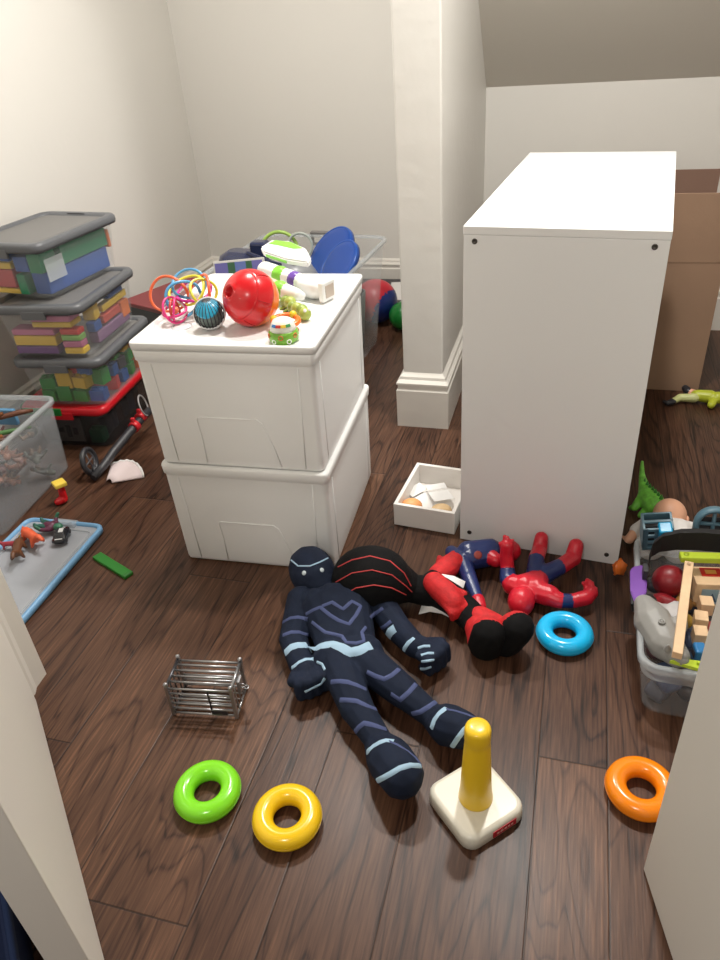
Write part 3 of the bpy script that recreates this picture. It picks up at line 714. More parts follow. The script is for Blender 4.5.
def fist(wr, fi, side, rr_=.029, tag_='hand'):
    w_, f_ = Vector(wr), Vector(fi); d = (f_-w_); d.z = 0; d.normalize(); n = Vector((-d.y, d.x, 0))*side
    out = [('c', w_, f_-d*.010, .030, rr_, tag_)]
    for k in range(4):
        b = f_+n*(-.030+.020*k)+d*.002; r = (.0125, .0132, .013, .0118)[k]
        kn = b+d*(.030-.003*abs(k-1.2))+Vector((0, 0, .012)); tip = kn+d*.004+Vector((0, 0, -.034)); tip2 = tip-d*.022
        out += [('c', b+Vector((0, 0, .010)), kn, r*1.05, r, 'finger'), ('c', kn, tip, r, r, 'finger'), ('c', tip, tip2, r, r*.9, 'finger')]
    th0 = f_-d*.016-n*.026; th1 = f_+d*.008-n*.040+Vector((0, 0, .006)); th2 = f_+d*.026-n*.022+Vector((0, 0, .016))
    out += [('c', th0, th1, .013, .013, 'thumb'), ('c', th1, th2, .013, .011, 'thumb')]
    return out
pr += fist(wrL, fiL, 1)+fist(wrR, fiR, -1)
t = thing('plush_doll', 'large navy plush doll with light blue belt lying on its back on the floor', 'doll', O1)
mz = min(min(q[1][2]-q[3], q[2][2]-q[4]) for q in pr)
pr = [(q[0], Vector(q[1])+Vector((0, 0, .002)), Vector(q[2])+Vector((0, 0, .002)))+tuple(q[3:]) for q in pr]
def flat(o, z=.0015):
    for v in o.data.vertices:
        if v.co.z < z: v.co.z = z
bd_ = wbody('doll_body', pr, [M['navy']], None, O1, t, voxel=.0034, it=4); flat(bd_)
ax = Vector((-.56+.635, 1.335-1.43, 0)).normalized()   # from crown to chin
ang = math.atan2(ax.y, ax.x)
hp = [('e', (-.600, 1.392, .078), (.079, .062, .064), rotz(ang)), ('c', (-.612, 1.408, .080), (-.570, 1.355, .075), .060, .046), ('c', (-.588, 1.372, .098), (-.577, 1.358, .098), .038, .036)]
hd = wbody('head', hp, [M['navy']], None, O1, t, voxel=.0042, it=8); flat(hd)
T1 = bvh_of(bd_, O1); TH_ = bvh_of(hd, O1)
def rib(name, m, lines, w, tree=T1, par=t, off=O1):
    bm = bmx()
    for ln in lines: add_ribbon(bm, tree, ln, w, Vector(), off)
    if not bm.verts: bm.free(); return
    obj(name, bm, m, par)
rib('belt', M['ltblue'], [[(309, 649), (321, 646), (332, 643), (341, 647), (350, 652), (360, 650), (371, 645)]], .027)
rib('chest_stripe', M['lav'], [[(306, 614), (313, 610), (320, 607), (330, 615), (338, 620), (349, 624), (356, 615), (361, 606), (352, 601), (343, 609), (332, 602), (322, 606)]], .011)
rib('waist_stripe', M['lav'], [[(312, 622), (318, 627), (325, 632), (334, 634), (342, 636), (346, 642), (356, 643), (364, 641), (362, 632), (366, 627)]], .010)
for ln in ([(331, 682), (340, 681), (348, 682), (357, 685), (366, 689)], [(340, 700), (349, 700), (357, 701), (366, 705), (376, 709)], [(354, 733), (359, 727), (364, 723), (374, 725), (386, 729)], [(367, 672), (375, 676), (384, 679), (392, 675), (399, 669)], [(391, 694), (400, 700), (409, 692), (416, 684)], [(412, 714), (420, 712), (428, 707), (437, 701)]): rib('leg_stripe', M['lav'], [ln], .013)
for ln in ([(367, 752), (373, 746), (380, 742), (386, 740), (394, 741)], [(431, 728), (434, 720), (439, 713), (446, 708)]): rib('ankle_band', M['ltblue'], [ln], .015)
rib('shoe_trim', M['ltblue'], [[(377, 781), (390, 774), (400, 768), (411, 765), (424, 766)]], .013); rib('shoe_trim', M['ltblue'], [[(452, 747), (458, 738), (464, 730), (471, 724), (480, 719)]], .013)
rib('shoe_stripe', M['lav'], [[(389, 741), (398, 745), (408, 751), (416, 758), (421, 765)]], .006); rib('shoe_stripe', M['lav'], [[(446, 709), (456, 711), (466, 714), (476, 718)]], .006)
for ln in ([(283, 622), (290, 618), (298, 617), (308, 619)], [(283, 635), (291, 632), (299, 632), (308, 635)], [(370, 618), (376, 613), (383, 608)], [(377, 630), (384, 627), (391, 621)]): rib('sleeve_stripe', M['lav'], [ln], .012)
for ln, w_ in (([(285, 653), (291, 647), (298, 645), (307, 645)], .022), ([(292, 668), (299, 662), (306, 659), (314, 659)], .012), ([(386, 645), (387, 638), (390, 632), (395, 628)], .027), ([(403, 656), (404, 649), (408, 643), (414, 638)], .013)): rib('cuff_band', M['ltblue'], [ln], w_)
for ln in ([(418, 648), (424, 646), (430, 646)], [(421, 655), (428, 653), (434, 653)], [(420, 662), (427, 661), (434, 660)], [(419, 669), (425, 669), (431, 667)], [(317, 662), (322, 664), (325, 670)], [(305, 692), (313, 688), (321, 684), (325, 678)]): rib('finger_stripe', M['ltblue'], [ln], .008)
rib('hood_stripe', M['ltblue'], [[(291, 560), (298, 566), (310, 566), (320, 562), (328, 558)]], .005, TH_)
# plain button eyes of a generic doll
for px in ((304, 573), (322, 570)):
    h = TH_.ray_cast(Vector((0, 0, CAMH)), ray(*px))
    bm = bmx(); add_ball(bm, (0, 0, 0), (.0065, .0065, .003), sub=2, T=Matrix.Translation(h[0]-O1) @ h[1].to_track_quat('Z', 'Y').to_matrix().to_4x4()); obj('eye', bm, plastic(.6, .68, .72, .4), t)

# ---- black and red plush doll
O2 = Vector((-.30, 1.38, 0))
t = thing('plush_doll', 'large-headed black plush doll with red boots and gloves lying behind the navy doll', 'doll', O2)
hd = wbody('head', [('e', (-.430, 1.378, .092), (.106, .088, .090), rotz(.12)), ('c', (-.375, 1.395, .075), (-.335, 1.402, .060), .060, .040)], [M['pblack']], None, O2, t, voxel=.005, it=6); flat(hd)
TH2 = bvh_of(hd, O2)
for ln in ([(338, 567), (352, 560), (370, 556), (390, 561), (404, 573), (411, 586)], [(336, 582), (352, 573), (372, 570), (392, 575), (406, 586), (412, 592)], [(342, 596), (356, 588), (374, 585), (392, 588), (406, 595)]): rib('seam', M['seam'], [ln], .0035, TH2, t, O2)
pr2 = [('c', (-.335, 1.404, .055), (-.255, 1.405, .050), .038, .046, 'b'), ('c', (-.255, 1.405, .050), (-.205, 1.385, .045), .046, .040, 'b'),
       ('c', (-.290, 1.432, .050), (-.272, 1.478, .042), .030, .028, 'b'), ('c', (-.205, 1.380, .045), (-.165, 1.350, .045), .040, .034, 'b'), ('c', (-.205, 1.372, .045), (-.150, 1.318, .042), .036, .032, 'b')]
b2 = wbody('doll_body', pr2, [M['pblack']], None, O2, t, voxel=.005, it=5); flat(b2)
def glove(a, b, c, r, nm='glove', fing=True):
    a, b, c = Vector(a), Vector(b), Vector(c); d = (c-b).normalized(); n = Vector((0, 0, 1)).cross(d).normalized()
    P = [('c', a, b, r, r*1.08, 'r'), ('c', b, c, r*1.08, r*.95, 'r')]
    if fing:
        for k in range(4): 
            s_ = c+n*(-.75+.5*k)*r*.95; P += [('c', s_, s_+d*r*(.9-.08*abs(k-1.5)), r*.34, r*.32, 'r'), ('c', s_+d*r*.85, s_+d*r*.95+Vector((0, 0, -r*.5)), r*.32, r*.28, 'r')]
        P += [('c', b+n*r*.8, b+n*r*1.35+d*r*.7, r*.36, r*.3, 'r')]
    g = wbody(nm, P, [M['pred']], None, O2, t, voxel=.0042, it=4); flat(g); return g
glove((-.268, 1.398, .088), (-.232, 1.370, .082), (-.212, 1.350, .076), .031)
glove((-.272, 1.478, .045), (-.256, 1.508, .046), (-.240, 1.535, .050), .031)
def boot(a, b, heel, toe, r, nm='boot'):
    P = [('c', a, b, r*.85, r, 'r'), ('c', b, heel, r, r*1.1, 'r'), ('c', heel, toe, r*1.1, r*1.05, 'r')]
    s_ = Vector((Vector(heel)-Vector(b))).normalized()
    sole = lambda tg, u, c: 1 if (c-Vector(heel)).dot(SD_) > r*.38 else 0
    return P
for a, b, heel, toe, r, SD_ in (((-.142, 1.332, .048), (-.108, 1.308, .046), (-.075, 1.285, .040), (-.048, 1.284, .084), .043, Vector((.45, -.85, .1)).normalized()),
                           ((-.142, 1.305, .045), (-.128, 1.285, .044), (-.118, 1.262, .042), (-.112, 1.256, .080), .043, Vector((.12, -.98, .1)).normalized())):
    h_ = Vector(heel); t_ = Vector(toe)
    P = [('c', a, b, r*.80, r*.95, 'r'), ('c', b, heel, r*.95, r*1.05, 'r'), ('c', heel, toe, r*1.05, r*.98, 'r')]
    q = wbody('boot', P, [M['pred'], M['pblack']], lambda tg, u, c: 1 if (c-(h_+t_)/2).dot(SD_) > .004 else 0, O2, t, voxel=.0042, it=4); flat(q)
# the sewn paper label
bm = bmx()
def sheet(bm, P, th=.0006, n=6):
    """a curled sheet through a grid of points P[i][j]"""
    A = [[bm.verts.new(Vector(p)) for p in r_] for r_ in P]; B = [[bm.verts.new(Vector(p)+Vector((0, 0, th))) for p in r_] for r_ in P]
    for i in range(len(A)-1):
        for j in range(len(A[0])-1):
            face(bm, (A[i][j], A[i+1][j], A[i+1][j+1], A[i][j+1]), 0, True); face(bm, (B[i][j], B[i][j+1], B[i+1][j+1], B[i+1][j]), 0, True)
    m_, n_ = len(A)-1, len(A[0])-1
    for i in range(m_): face(bm, (A[i][0], B[i][0], B[i+1][0], A[i+1][0])); face(bm, (A[i][n_], A[i+1][n_], B[i+1][n_], B[i][n_]))
    for j in range(n_): face(bm, (A[0][j], A[0][j+1], B[0][j+1], B[0][j])); face(bm, (A[m_][j], B[m_][j], B[m_][j+1], A[m_][j+1]))
sheet(bm, [[(-.285+.030*i-.004*j, 1.445-.024*j+.002*i, .030+.014*math.sin(i*1.2)+.012*(3-j)) for j in range(5)] for i in range(4)])
o = obj('paper_tag', bm, M['paper'], t); o.location = -O2

# ---- action figures
def flat_to(o, z): 
    for v in o.data.vertices:
        if v.co.z < z: v.co.z = z
FM = [M['fred'], M['fnavy']]
def cf(tg, u, c): return 1 if tg == 'n' else 0
def fat(P, k):
    out = []
    for q in P:
        up = Vector((0, 0, .008))
        if q[0] == 'c': out.append(('c', Vector(q[1])+up, Vector(q[2])+up, q[3]*(k if q[3] > .008 else 1.25), q[4]*(k if q[4] > .008 else 1.25))+tuple(q[5:]))
        else: out.append(('e', Vector(q[1])+up, tuple(v*k*1.05 for v in q[2]))+tuple(q[3:]))
    return out
O3 = Vector((-.01, 1.50, 0))
t = thing('action_figure', 'red and navy toy action figure lying on its back, arm raised, behind the blue ring', 'action figure', O3)
P = [('e', (-.048, 1.428, .030), (.024, .028, .027), None, 'r'), ('c', (-.042, 1.452, .030), (-.038, 1.462, .030), .013, .014, 'r'),
     ('c', (-.075, 1.487, .030), (.020, 1.463, .030), .021, .021, 'r'), ('c', (-.045, 1.485, .031), (-.018, 1.520, .028), .025, .019, 'r'), ('c', (-.015, 1.482, .031), (-.010, 1.520, .028), .024, .019, 'r'),
     ('c', (-.018, 1.535, .026), (.002, 1.540, .026), .018, .018, 'n'),
     ('c', (-.088, 1.500, .034), (-.094, 1.532, .040), .017, .015, 'n'), ('c', (-.094, 1.534, .044), (-.100, 1.548, .085), .014, .013, 'r'),
     ('c', (-.100, 1.548, .088), (-.099, 1.552, .108), .013, .014, 'r'), ('c', (-.106, 1.553, .112), (-.108, 1.560, .132), .005, .004, 'r'), ('c', (-.099, 1.553, .114), (-.099, 1.558, .130), .005, .004, 'r'), ('c', (-.092, 1.552, .112), (-.086, 1.556, .124), .005, .004, 'r'), ('c', (-.110, 1.549, .100), (-.119, 1.552, .112), .005, .004, 'r'),
     ('c', (.026, 1.458, .030), (.045, 1.452, .028), .018, .016, 'r'), ('c', (.048, 1.451, .028), (.078, 1.458, .026), .0145, .0135, 'n'), ('c', (.080, 1.459, .026), (.112, 1.475, .028), .014, .015, 'r'),
     ('c', (.112, 1.475, .028), (.124, 1.492, .032), .014, .013, 'r'), ('c', (.122, 1.496, .036), (.124, 1.512, .046), .006, .0055, 'r'), ('c', (.124, 1.512, .046), (.112, 1.518, .050), .0055, .005, 'r'), ('c', (.112, 1.494, .036), (.108, 1.508, .046), .006, .005, 'r'), ('c', (.108, 1.508, .046), (.102, 1.504, .050), .005, .0045, 'r'), ('c', (.130, 1.488, .030), (.134, 1.500, .040), .006, .005, 'r'),
     ('c', (-.020, 1.545, .028), (-.022, 1.585, .046), .019, .016, 'n'), ('c', (-.022, 1.588, .046), (-.016, 1.640, .036), .016, .015, 'r'), ('c', (-.016, 1.642, .034), (-.014, 1.660, .062), .016, .014, 'r'),
     ('c', (.004, 1.548, .028), (.042, 1.572, .040), .019, .016, 'n'), ('c', (.044, 1.574, .040), (.074, 1.622, .034), .016, .016, 'r'), ('c', (.074, 1.624, .032), (.080, 1.646, .060), .017, .015, 'r')]
P = fat(P, 1.38)
o = wbody('figure_body', P, FM, cf, O3, t, voxel=.0030, it=3, fac=.5); flat_to(o, .001)
bm = bmx(); add_torus(bm, .0175, .0022, 24, 8, T=TM(Vector((-.006, 1.536, .026))-O3, rx=PI/2, rz=.1)); obj('belt', bm, plastic(.25, .02, .05, .35), t)
O4 = Vector((-.18, 1.585, 0))
t = thing('action_figure', 'navy toy action figure with red sleeves lying by the storage frame corner', 'action figure', O4)
P = [('c', (-.205, 1.590, .036), (-.150, 1.612, .036), .028, .027, 'n'), ('c', (-.200, 1.570, .034), (-.160, 1.590, .034), .026, .026, 'n'), ('c', (-.215, 1.572, .030), (-.235, 1.560, .030), .022, .020, 'n'),
     ('c', (-.218, 1.556, .034), (-.190, 1.492, .030), .020, .016, 'n'), ('c', (-.190, 1.490, .030), (-.160, 1.425, .020), .0165, .013, 'n'), ('c', (-.158, 1.420, .019), (-.150, 1.400, .016), .015, .014, 'r'),
     ('c', (-.236, 1.572, .030), (-.256, 1.600, .024), .018, .015, 'n'), ('c', (-.150, 1.582, .040), (-.128, 1.568, .040), .017, .016, 'r'), ('c', (-.128, 1.568, .038), (-.118, 1.590, .024), .014, .012, 'r'),
     ('c', (-.145, 1.618, .036), (-.128, 1.622, .032), .018, .014, 'r'), ('e', (-.100, 1.628, .030), (.026, .022, .024), None, 'r'), ('c', (-.165, 1.632, .028), (-.130, 1.655, .020), .013, .011, 'r')]
P = fat(P, 1.3)
o = wbody('figure_body', P, FM, cf, O4, t, voxel=.0030, it=3, fac=.5); flat_to(o, .001)
Tf = bvh_of(o, O4)
bm = bmx(); h = Tf.ray_cast(Vector((0, 0, CAMH)), ray(457, 562)); 
if h[0] is not None:
    add_ball(bm, (0, 0, 0), (.008, .006, .002), sub=2, T=Matrix.Translation(h[0]-O4) @ h[1].to_track_quat('Z', 'Y').to_matrix().to_4x4()); obj('hip_cap', bm, plastic(.5, .5, .5, .3), t)
bm = bmx(); h = Tf.ray_cast(Vector((0, 0, CAMH)), ray(478, 555))
if h[0] is not None:
    add_ball(bm, (0, 0, 0), (.012, .012, .0015), sub=2, T=Matrix.Translation(h[0]-O4) @ h[1].to_track_quat('Z', 'Y').to_matrix().to_4x4()); obj('chest_patch', bm, plastic(.35, .06, .05, .4), t)

# ---- contents of the white tray
def egg(x, y, col, label):
    bm = bmx(); add_ball(bm, (0, 0, .026), (.034, .028, .0258), sub=3)
    tag(obj('toy_egg', bm, mat('egg_paint', col, .5, bump=.2), None, (x, y, .0095), R(20)), label, 'toy egg')
egg(-.413, 1.795, (.85, .38, .14), 'orange egg-shaped toy in the near left corner of the white tray')
egg(-.318, 1.782, (.78, .55, .30), 'tan egg-shaped toy in the near right corner of the white tray')
for (x, y, z, rz, rx, lab) in ((-.332, 1.862, .040, R(25), R(-14), 'upper folded white card lying in the white tray'), (-.372, 1.862, .012, R(55), R(8), 'lower white card lying flat in the white tray')):
    t = thing('folded_card', lab, 'card', (x, y, z), 0, 'cards in the white tray', rot=(rx, 0, rz))
    bm = bmx(); add_box(bm, -.032, -.042, 0, .032, .042, .0012, bev=.0003); obj('card_front', bm, M['paper'], t)
    bm = bmx(); add_box(bm, -.032, .0425, -.0005, .032, .078, .0009, bev=.0003, T=TM((0, 0, .0005), rx=R(9))); obj('card_flap', bm, M['paper'], t)

# ---- things on the white bins (surface ZT)
O5 = Vector((-.768, 1.625, ZT+.0005)); S_ = .071
t = thing('shape_sorter_ball', 'red and orange shape sorter ball with a round hole on the white bins', 'toy ball', O5)
Tb = Matrix.Translation((0, 0, S_)) @ Vector((-.42, -.745, .48)).to_track_quat('Z', 'Y').to_matrix().to_4x4()
def arc(a0, a1, r, n=14): return [(r*math.sin(R(a0+(a1-a0)*i/n)), r*math.cos(R(a0+(a1-a0)*i/n))) for i in range(n+1)]
bm = bmx(); add_lathe(bm, [(0, .030), (.011, .030), (.0125, S_-.002)]+[(.0165, S_+.0015), (.0195, S_-.001)]+arc(18, 62, S_)+[(S_*math.sin(R(62.5))-.0012, S_*math.cos(R(62.5)))]+arc(63.5, 100, S_)+[((S_-.004)*math.sin(R(100)), (S_-.004)*math.cos(R(100))), (0, (S_-.004)*math.cos(R(100)))], 56, T=Tb)
obj('red_shell', bm, plastic(.62, .006, .012, .28, coat=.3), t)
bm = bmx(); add_lathe(bm, [(0, S_*math.cos(R(101.5))), (S_*.999*math.sin(R(101.5)), S_*math.cos(R(101.5)))]+arc(102, 180, S_-.0005), 56, T=Tb); obj('orange_shell', bm, plastic(.92, .19, .01, .3, coat=.2), t)
bm = bmx()
for a in range(0, 360, 60):
    pts = [Vector((math.cos(R(a))*math.sin(R(b_))*(S_+.0006), math.sin(R(a))*math.sin(R(b_))*(S_+.0006), math.cos(R(b_))*(S_+.0006))) for b_ in range(66, 98, 4)]
    add_tube(bm, [Tb @ p for p in pts], .0011, 6)
obj('rib_pattern', bm, plastic(.45, .005, .01, .3), t)

def loop_pts(R_, n=40, wob=.0, ph=0): return [(R_*math.cos(2*PI*i/n), R_*math.sin(2*PI*i/n)*(1-.12*math.cos(2*PI*i/n)), wob*math.sin(4*PI*i/n+ph)) for i in range(n)]
t = thing('loop_rattle', 'baby rattle of tangled coloured loops at the left of the bin lid', 'rattle', (-.985, 1.672, ZT))
def tz(Mt): return Mt
for c, r_, loc, rx, ry, rz, th in (((.90, .16, .06), .040, (-.030, .000, .052), R(78), R(12), R(8), .0032), ((.75, .70, .06), .038, (.012, .004, .062), R(35), R(18), R(-25), .0032), ((.10, .35, .62), .039, (.008, -.010, .048), R(82), R(-8), R(62), .0034), ((.62, .03, .30), .036, (.020, .012, .058), R(20), R(-14), R(30), .0032),
                       ((.88, .14, .06), .036, (.038, .012, .056), R(70), R(20), R(-40), .0032), ((.10, .35, .62), .034, (.006, .024, .070), R(50), R(10), R(10), .0032), ((.70, .62, .05), .030, (.048, .0, .060), R(60), R(30), R(50), .0030)):
    bm = bmx(); add_tube(bm, loop_pts(r_, wob=.004), th, 10, closed=True, T=None) if False else None
    add_tube(bm, [TM(loc, rz, rx, ry) @ Vector(p) for p in loop_pts(r_, wob=.005)], th, 10, closed=True); obj('loop', bm, plastic(*c, .3), t)
bm = bmx(); add_ball(bm, (.024, .004, .050), .011, sub=3); obj('hub', bm, plastic(.8, .8, .82, .3), t)
t['_']=0; del t['_']; t.scale = (1.3, 1.3, 1.12)
t = thing('ring_rattle', 'pink and white ringed rattle below the loops on the bin lid', 'rattle', (-.985, 1.618, ZT))
for k, (c, r_) in enumerate((((.75, .04, .22), .027), ((.8, .78, .76), .024), ((.75, .04, .22), .030), ((.65, .06, .05), .022), ((.75, .04, .22), .026))):
    bm = bmx(); add_tube(bm, [TM((0, 0, .031), R(30*k), R(15+22*k), R(10*k)) @ Vector(p) for p in loop_pts(r_)], .0028, 8, closed=True); obj('ring', bm, plastic(*c, .3), t)
bm = bmx(); add_ball(bm, (0, 0, .031), .009, sub=3); obj('hub', bm, plastic(.8, .2, .1, .3), t)
t.scale = (1.15, 1.15, 1.15)
t = thing('clear_ring', 'thin clear plastic link ring flat on the bin lid beside the rattles', 'rattle ring', (-.958, 1.590, ZT))
bm = bmx(); add_torus(bm, .026, .0022, 40, 8, T=Matrix.Translation((0, 0, .0023))); obj('ring', bm, M['frost'], t)
t = thing('cage_ball', 'blue and black striped round rattle left of the red ball', 'rattle', (-.872, 1.590, ZT))
bm = bmx(); add_ball(bm, (0, 0, .0275), .023, sub=3); obj('inner_ball', bm, plastic(.16, .20, .18, .4), t)
bm = bmx()
for k in range(12): add_tube(bm, [TM((0, 0, .0275), R(30)*0, R(8)) @ Vector((.0262*math.cos(R(b_))*math.cos(R(15*k)), .0262*math.cos(R(b_))*math.sin(R(15*k)), .0262*math.sin(R(b_)))) for b_ in range(0, 360, 15)], .0011, 6, closed=True)
obj('stripe', bm, M['dark'], t)
bm = bmx(); add_lathe(bm, arc(0, 52, .0268, 8)+arc(52, 0, .0250, 8), 32, T=TM((0, 0, .0275), rx=R(35), ry=R(10))); obj('cap', bm, plastic(.02, .35, .55, .3), t)
for a_, l_ in ((52, .0262), (74, .0262)):
    bm = bmx(); add_torus(bm, .0270, .0018, 40, 8, T=TM((0, 0, .0280), rz=R(10), rx=R(a_), ry=R(12))); obj('band', bm, plastic(.75, .76, .76, .3), t)

t.scale = (1.45, 1.45, 1.45)
t = thing('toy_jar', 'small round toy with green dotted base and white top nearest the lid edge', 'baby toy', (-.652, 1.530, ZT), R(10))
bm = bmx(); add_lathe(bm, [(0, 0), (.022, 0), (.029, .006), (.031, .014), (.029, .024), (.026, .027), (0, .027)], 40); o = obj('base', bm, plastic(.18, .42, .04, .35), t)
bm = bmx()
for k in range(12):
    a = R(30*k); z_ = .010+.009*(k % 2); add_torus(bm, .0042, .0011, 14, 6, T=Matrix.Translation((.0305*math.cos(a), .0305*math.sin(a), z_)) @ Matrix.Rotation(a, 4, 'Z') @ Matrix.Rotation(PI/2, 4, 'Y'), mi=k % 2)
obj('dot', bm, [plastic(.85, .85, .8, .3), plastic(.6, .15, .03, .3)], t)
bm = bmx(); add_lathe(bm, [(0, .026), (.0265, .0268), (.0245, .036), (.019, .046), (.010, .050), (0, .0505)], 36); obj('cap', bm, plastic(.82, .80, .72, .3), t)
bm = bmx()
for k, (a, c) in enumerate(((-100, 0), (-75, 1), (-50, 2), (-125, 3))):
    add_box(bm, -.005, -.001, -.003, .005, .001, .003, bev=.0006, mi=c, T=Matrix.Translation((.0232*math.cos(R(a)), .0232*math.sin(R(a)), .040)) @ Matrix.Rotation(R(a)+PI/2, 4, 'Z') @ Matrix.Rotation(R(-30), 4, 'X'))
obj('picture', bm, [plastic(.6, .03, .02), plastic(.8, .55, .05), plastic(.05, .3, .1), plastic(.03, .2, .5)], t)
t.scale = (1.2, 1.2, 1.2)
t = thing('teether_ring', 'orange and yellow rattle ring leaning behind the dotted green toy', 'rattle', (-.672, 1.602, ZT+.008), 0, rot=(R(10), R(3), 0))
t.scale = (1.1, 1.1, 1.1)
bm = bmx(); add_torus(bm, .026, .0062, 40, 14, T=TM((0, 0, .0165), s=(1.1, .9, 1))); obj('ring', bm, plastic(.90, .16, .01, .3, coat=.2), t)
for p_ in ((-.029, .0, .018), (.010, .023, .020)):
    bm = bmx(); add_ball(bm, p_, .0085, sub=3); obj('bead', bm, plastic(.85, .60, .03, .3), t)
bm = bmx(); add_lathe(bm, [(0, 0), (.017, 0), (.021, .006), (.019, .014), (.012, .0165), (0, .0165)], 28); o = obj('bead_cup', bm, plastic(.05, .28, .45, .35), t); o.location = (-.010, -.002, -.003)
O6 = Vector((-.69, 1.70, ZT))
gm = mat('olive_plastic', (.22, .30, .05), .4, bump=.3, bscale=60, var=.5, vscale=25)
t = thing('toy_caterpillar', 'olive green segmented toy between the red ball and the white robot leg', 'toy animal', O6)
P = []
for k in range(6): P.append(('e', (-.728+.017*k, 1.752-.017*k+.006*math.sin(k*2), ZT+.018+.002*(k % 2)), (.0165, .0165, .0165), None, 'n' if k % 2 else 'r'))
for k in range(5): P += [('c', (-.724+.017*k, 1.744-.017*k, ZT+.010), (-.738+.017*k, 1.732-.017*k, ZT+.0045), .005, .004, 'r')]
o = wbody('caterpillar_body', P, [gm, plastic(.35, .42, .08, .4)], cf, O6, t, voxel=.0026, it=2)
for d_ in ((.012, .004), (.004, -.006)):
    bm = bmx(); add_ball(bm, (.047+d_[0], -.040+d_[1], .032), .0045, sub=2); obj('eye', bm, M['binw'], t)
# white and green robot toy: lies across the back of the lid
ZT += .0025
O7 = Vector((-.76, 1.85, ZT))
WG = [plastic(.80, .80, .78, .3, coat=.2), plastic(.22, .60, .05, .35), plastic(.14, .06, .35, .35), plastic(.72, .46, .38, .4)]
t = thing('toy_robot', 'white robot toy with green and purple bands lying across the back of the lid', 'toy figure', O7)
def zc(tg, u, c): return {'w': 0, 'g': 1, 'p': 2, 's': 3}[tg]
P = [('c', (-.838, 1.895, ZT+.055), (-.800, 1.880, ZT+.050), .024, .024, 'w'), ('c', (-.790, 1.876, ZT+.048), (-.780, 1.872, ZT+.048), .0255, .0255, 'g'), ('c', (-.768, 1.868, ZT+.046), (-.750, 1.862, ZT+.044), .023, .023, 'w'),
     ('c', (-.738, 1.856, ZT+.042), (-.733, 1.854, ZT+.042), .0235, .0235, 'p'), ('c', (-.722, 1.850, ZT+.040), (-.700, 1.838, ZT+.034), .022, .024, 'w'),
     ('c', (-.694, 1.834, ZT+.032), (-.676, 1.828, ZT+.030), .030, .031, 'w'), ('c', (-.668, 1.824, ZT+.030), (-.655, 1.820, ZT+.030), .030, .028, 'w')]
o = wbody('leg', P, WG, zc, O7, t, voxel=.0030, it=2)
bm = bmx(); add_box(bm, -.008, -.028, .004, .010, .028, .058, bev=.005, seg=3, T=Matrix.Translation(Vector((-.630, 1.808, ZT))-O7) @ rotz(-.35)); 
add_box(bm, .0095, -.018, .014, .0115, .018, .048, bev=.001, mi=1, T=Matrix.Translation(Vector((-.630, 1.808, ZT))-O7) @ rotz(-.35)); obj('foot_sole', bm, [WG[0], plastic(.5, .42, .35, .5)], t)
P = [('c', (-.790, 1.800, ZT+.040), (-.772, 1.790, ZT+.038), .024, .024, 's'), ('c', (-.758, 1.786, ZT+.036), (-.750, 1.784, ZT+.036), .0255, .0255, 'g'), ('c', (-.738, 1.780, ZT+.034), (-.706, 1.775, ZT+.028), .022, .018, 'w'), ('c', (-.706, 1.775, ZT+.026), (-.694, 1.782, ZT+.022), .016, .013, 'w')]
o = wbody('arm', P, WG, zc, O7, t, voxel=.0030, it=2)
bm = bmx(); Tw = Matrix.Translation(Vector((-.790, 1.960, ZT+.080))-O7) @ Matrix.Rotation(R(-24), 4, 'Z') @ Matrix.Rotation(R(18), 4, 'X') @ Matrix.Rotation(R(6), 4, 'Y')
wing = [(-.095, -.012), (-.085, .030), (-.03, .046), (.04, .036), (.085, .004), (.090, -.018), (.02, -.030), (-.07, -.028)]
add_prism(bm, wing, -.010, .010, T=Tw); bmesh.ops.bevel(bm, geom=list(bm.edges), offset=.004, segments=2, affect='EDGES')
obj('wing', bm, WG[0], t)
bm = bmx(); add_prism(bm, [(-.080, .010), (-.070, .030), (-.02, .040), (.035, .030), (.01, .018), (-.05, .014)], .0102, .0115, T=Tw); add_prism(bm, [(-.06, -.0305), (.02, -.0325), (.02, -.030), (-.06, -.028)], -.004, .004, T=Tw); obj('wing_stripe', bm, WG[1], t)

ZT -= .0025
# ---- in the large tote
def at_tote(lx, ly): c = Matrix.Rotation(TR, 4, 'Z') @ Vector((lx, ly, 0)); return TFx+c.x, TFy+c.y
# low layer
rnd = random.Random(5)
for k, (lx, ly, w_, d_, h_, c) in enumerate(((.13, -.27, .22, .20, .30, (.28, .33, .27)), (.13, -.03, .20, .20, .27, (.20, .22, .20)), (.12, .22, .22, .22, .26, (.30, .32, .33)), (-.13, -.25, .20, .22, .34, (.12, .13, .2)), (-.13, .0, .20, .22, .32, (.25, .3, .2)), (-.14, .25, .18, .20, .30, (.3, .3, .32)))):
    x_, y_ = at_tote(lx, ly); bm = bmx()
    add_loft(bm, [rr(w_*.8, d_*.8, .03, 0), rr(w_*.84, d_*.84, .03, .01), rr(w_, d_, .03, h_-.02), rr(w_, d_, .03, h_), rr(w_-.01, d_-.01, .028, h_), rr(w_*.8, d_*.8, .026, .01)])
    tag(obj('toy_tub', bm, plastic(*c, .5), None, (x_, y_, .0125), TR), 'muted tub-shaped toy seen only through the wall of the large tote', 'toy', 'toys at the bottom of the large tote')
O8 = Vector((-1.315, 2.76, .365))
t = thing('toy_vehicle', 'dark navy rounded toy with a glossy flap sticking out of the large tote', 'toy vehicle', O8, R(-12))
navy2 = plastic(.012, .018, .06, .2, coat=.4)
bm = bmx(); add_loft(bm, [rr(.21, .15, .05, 0), rr(.24, .18, .06, .03), rr(.23, .16, .06, .10), rr(.19, .12, .05, .155), rr(.12, .06, .028, .175)]); obj('vehicle_body', bm, navy2, t)
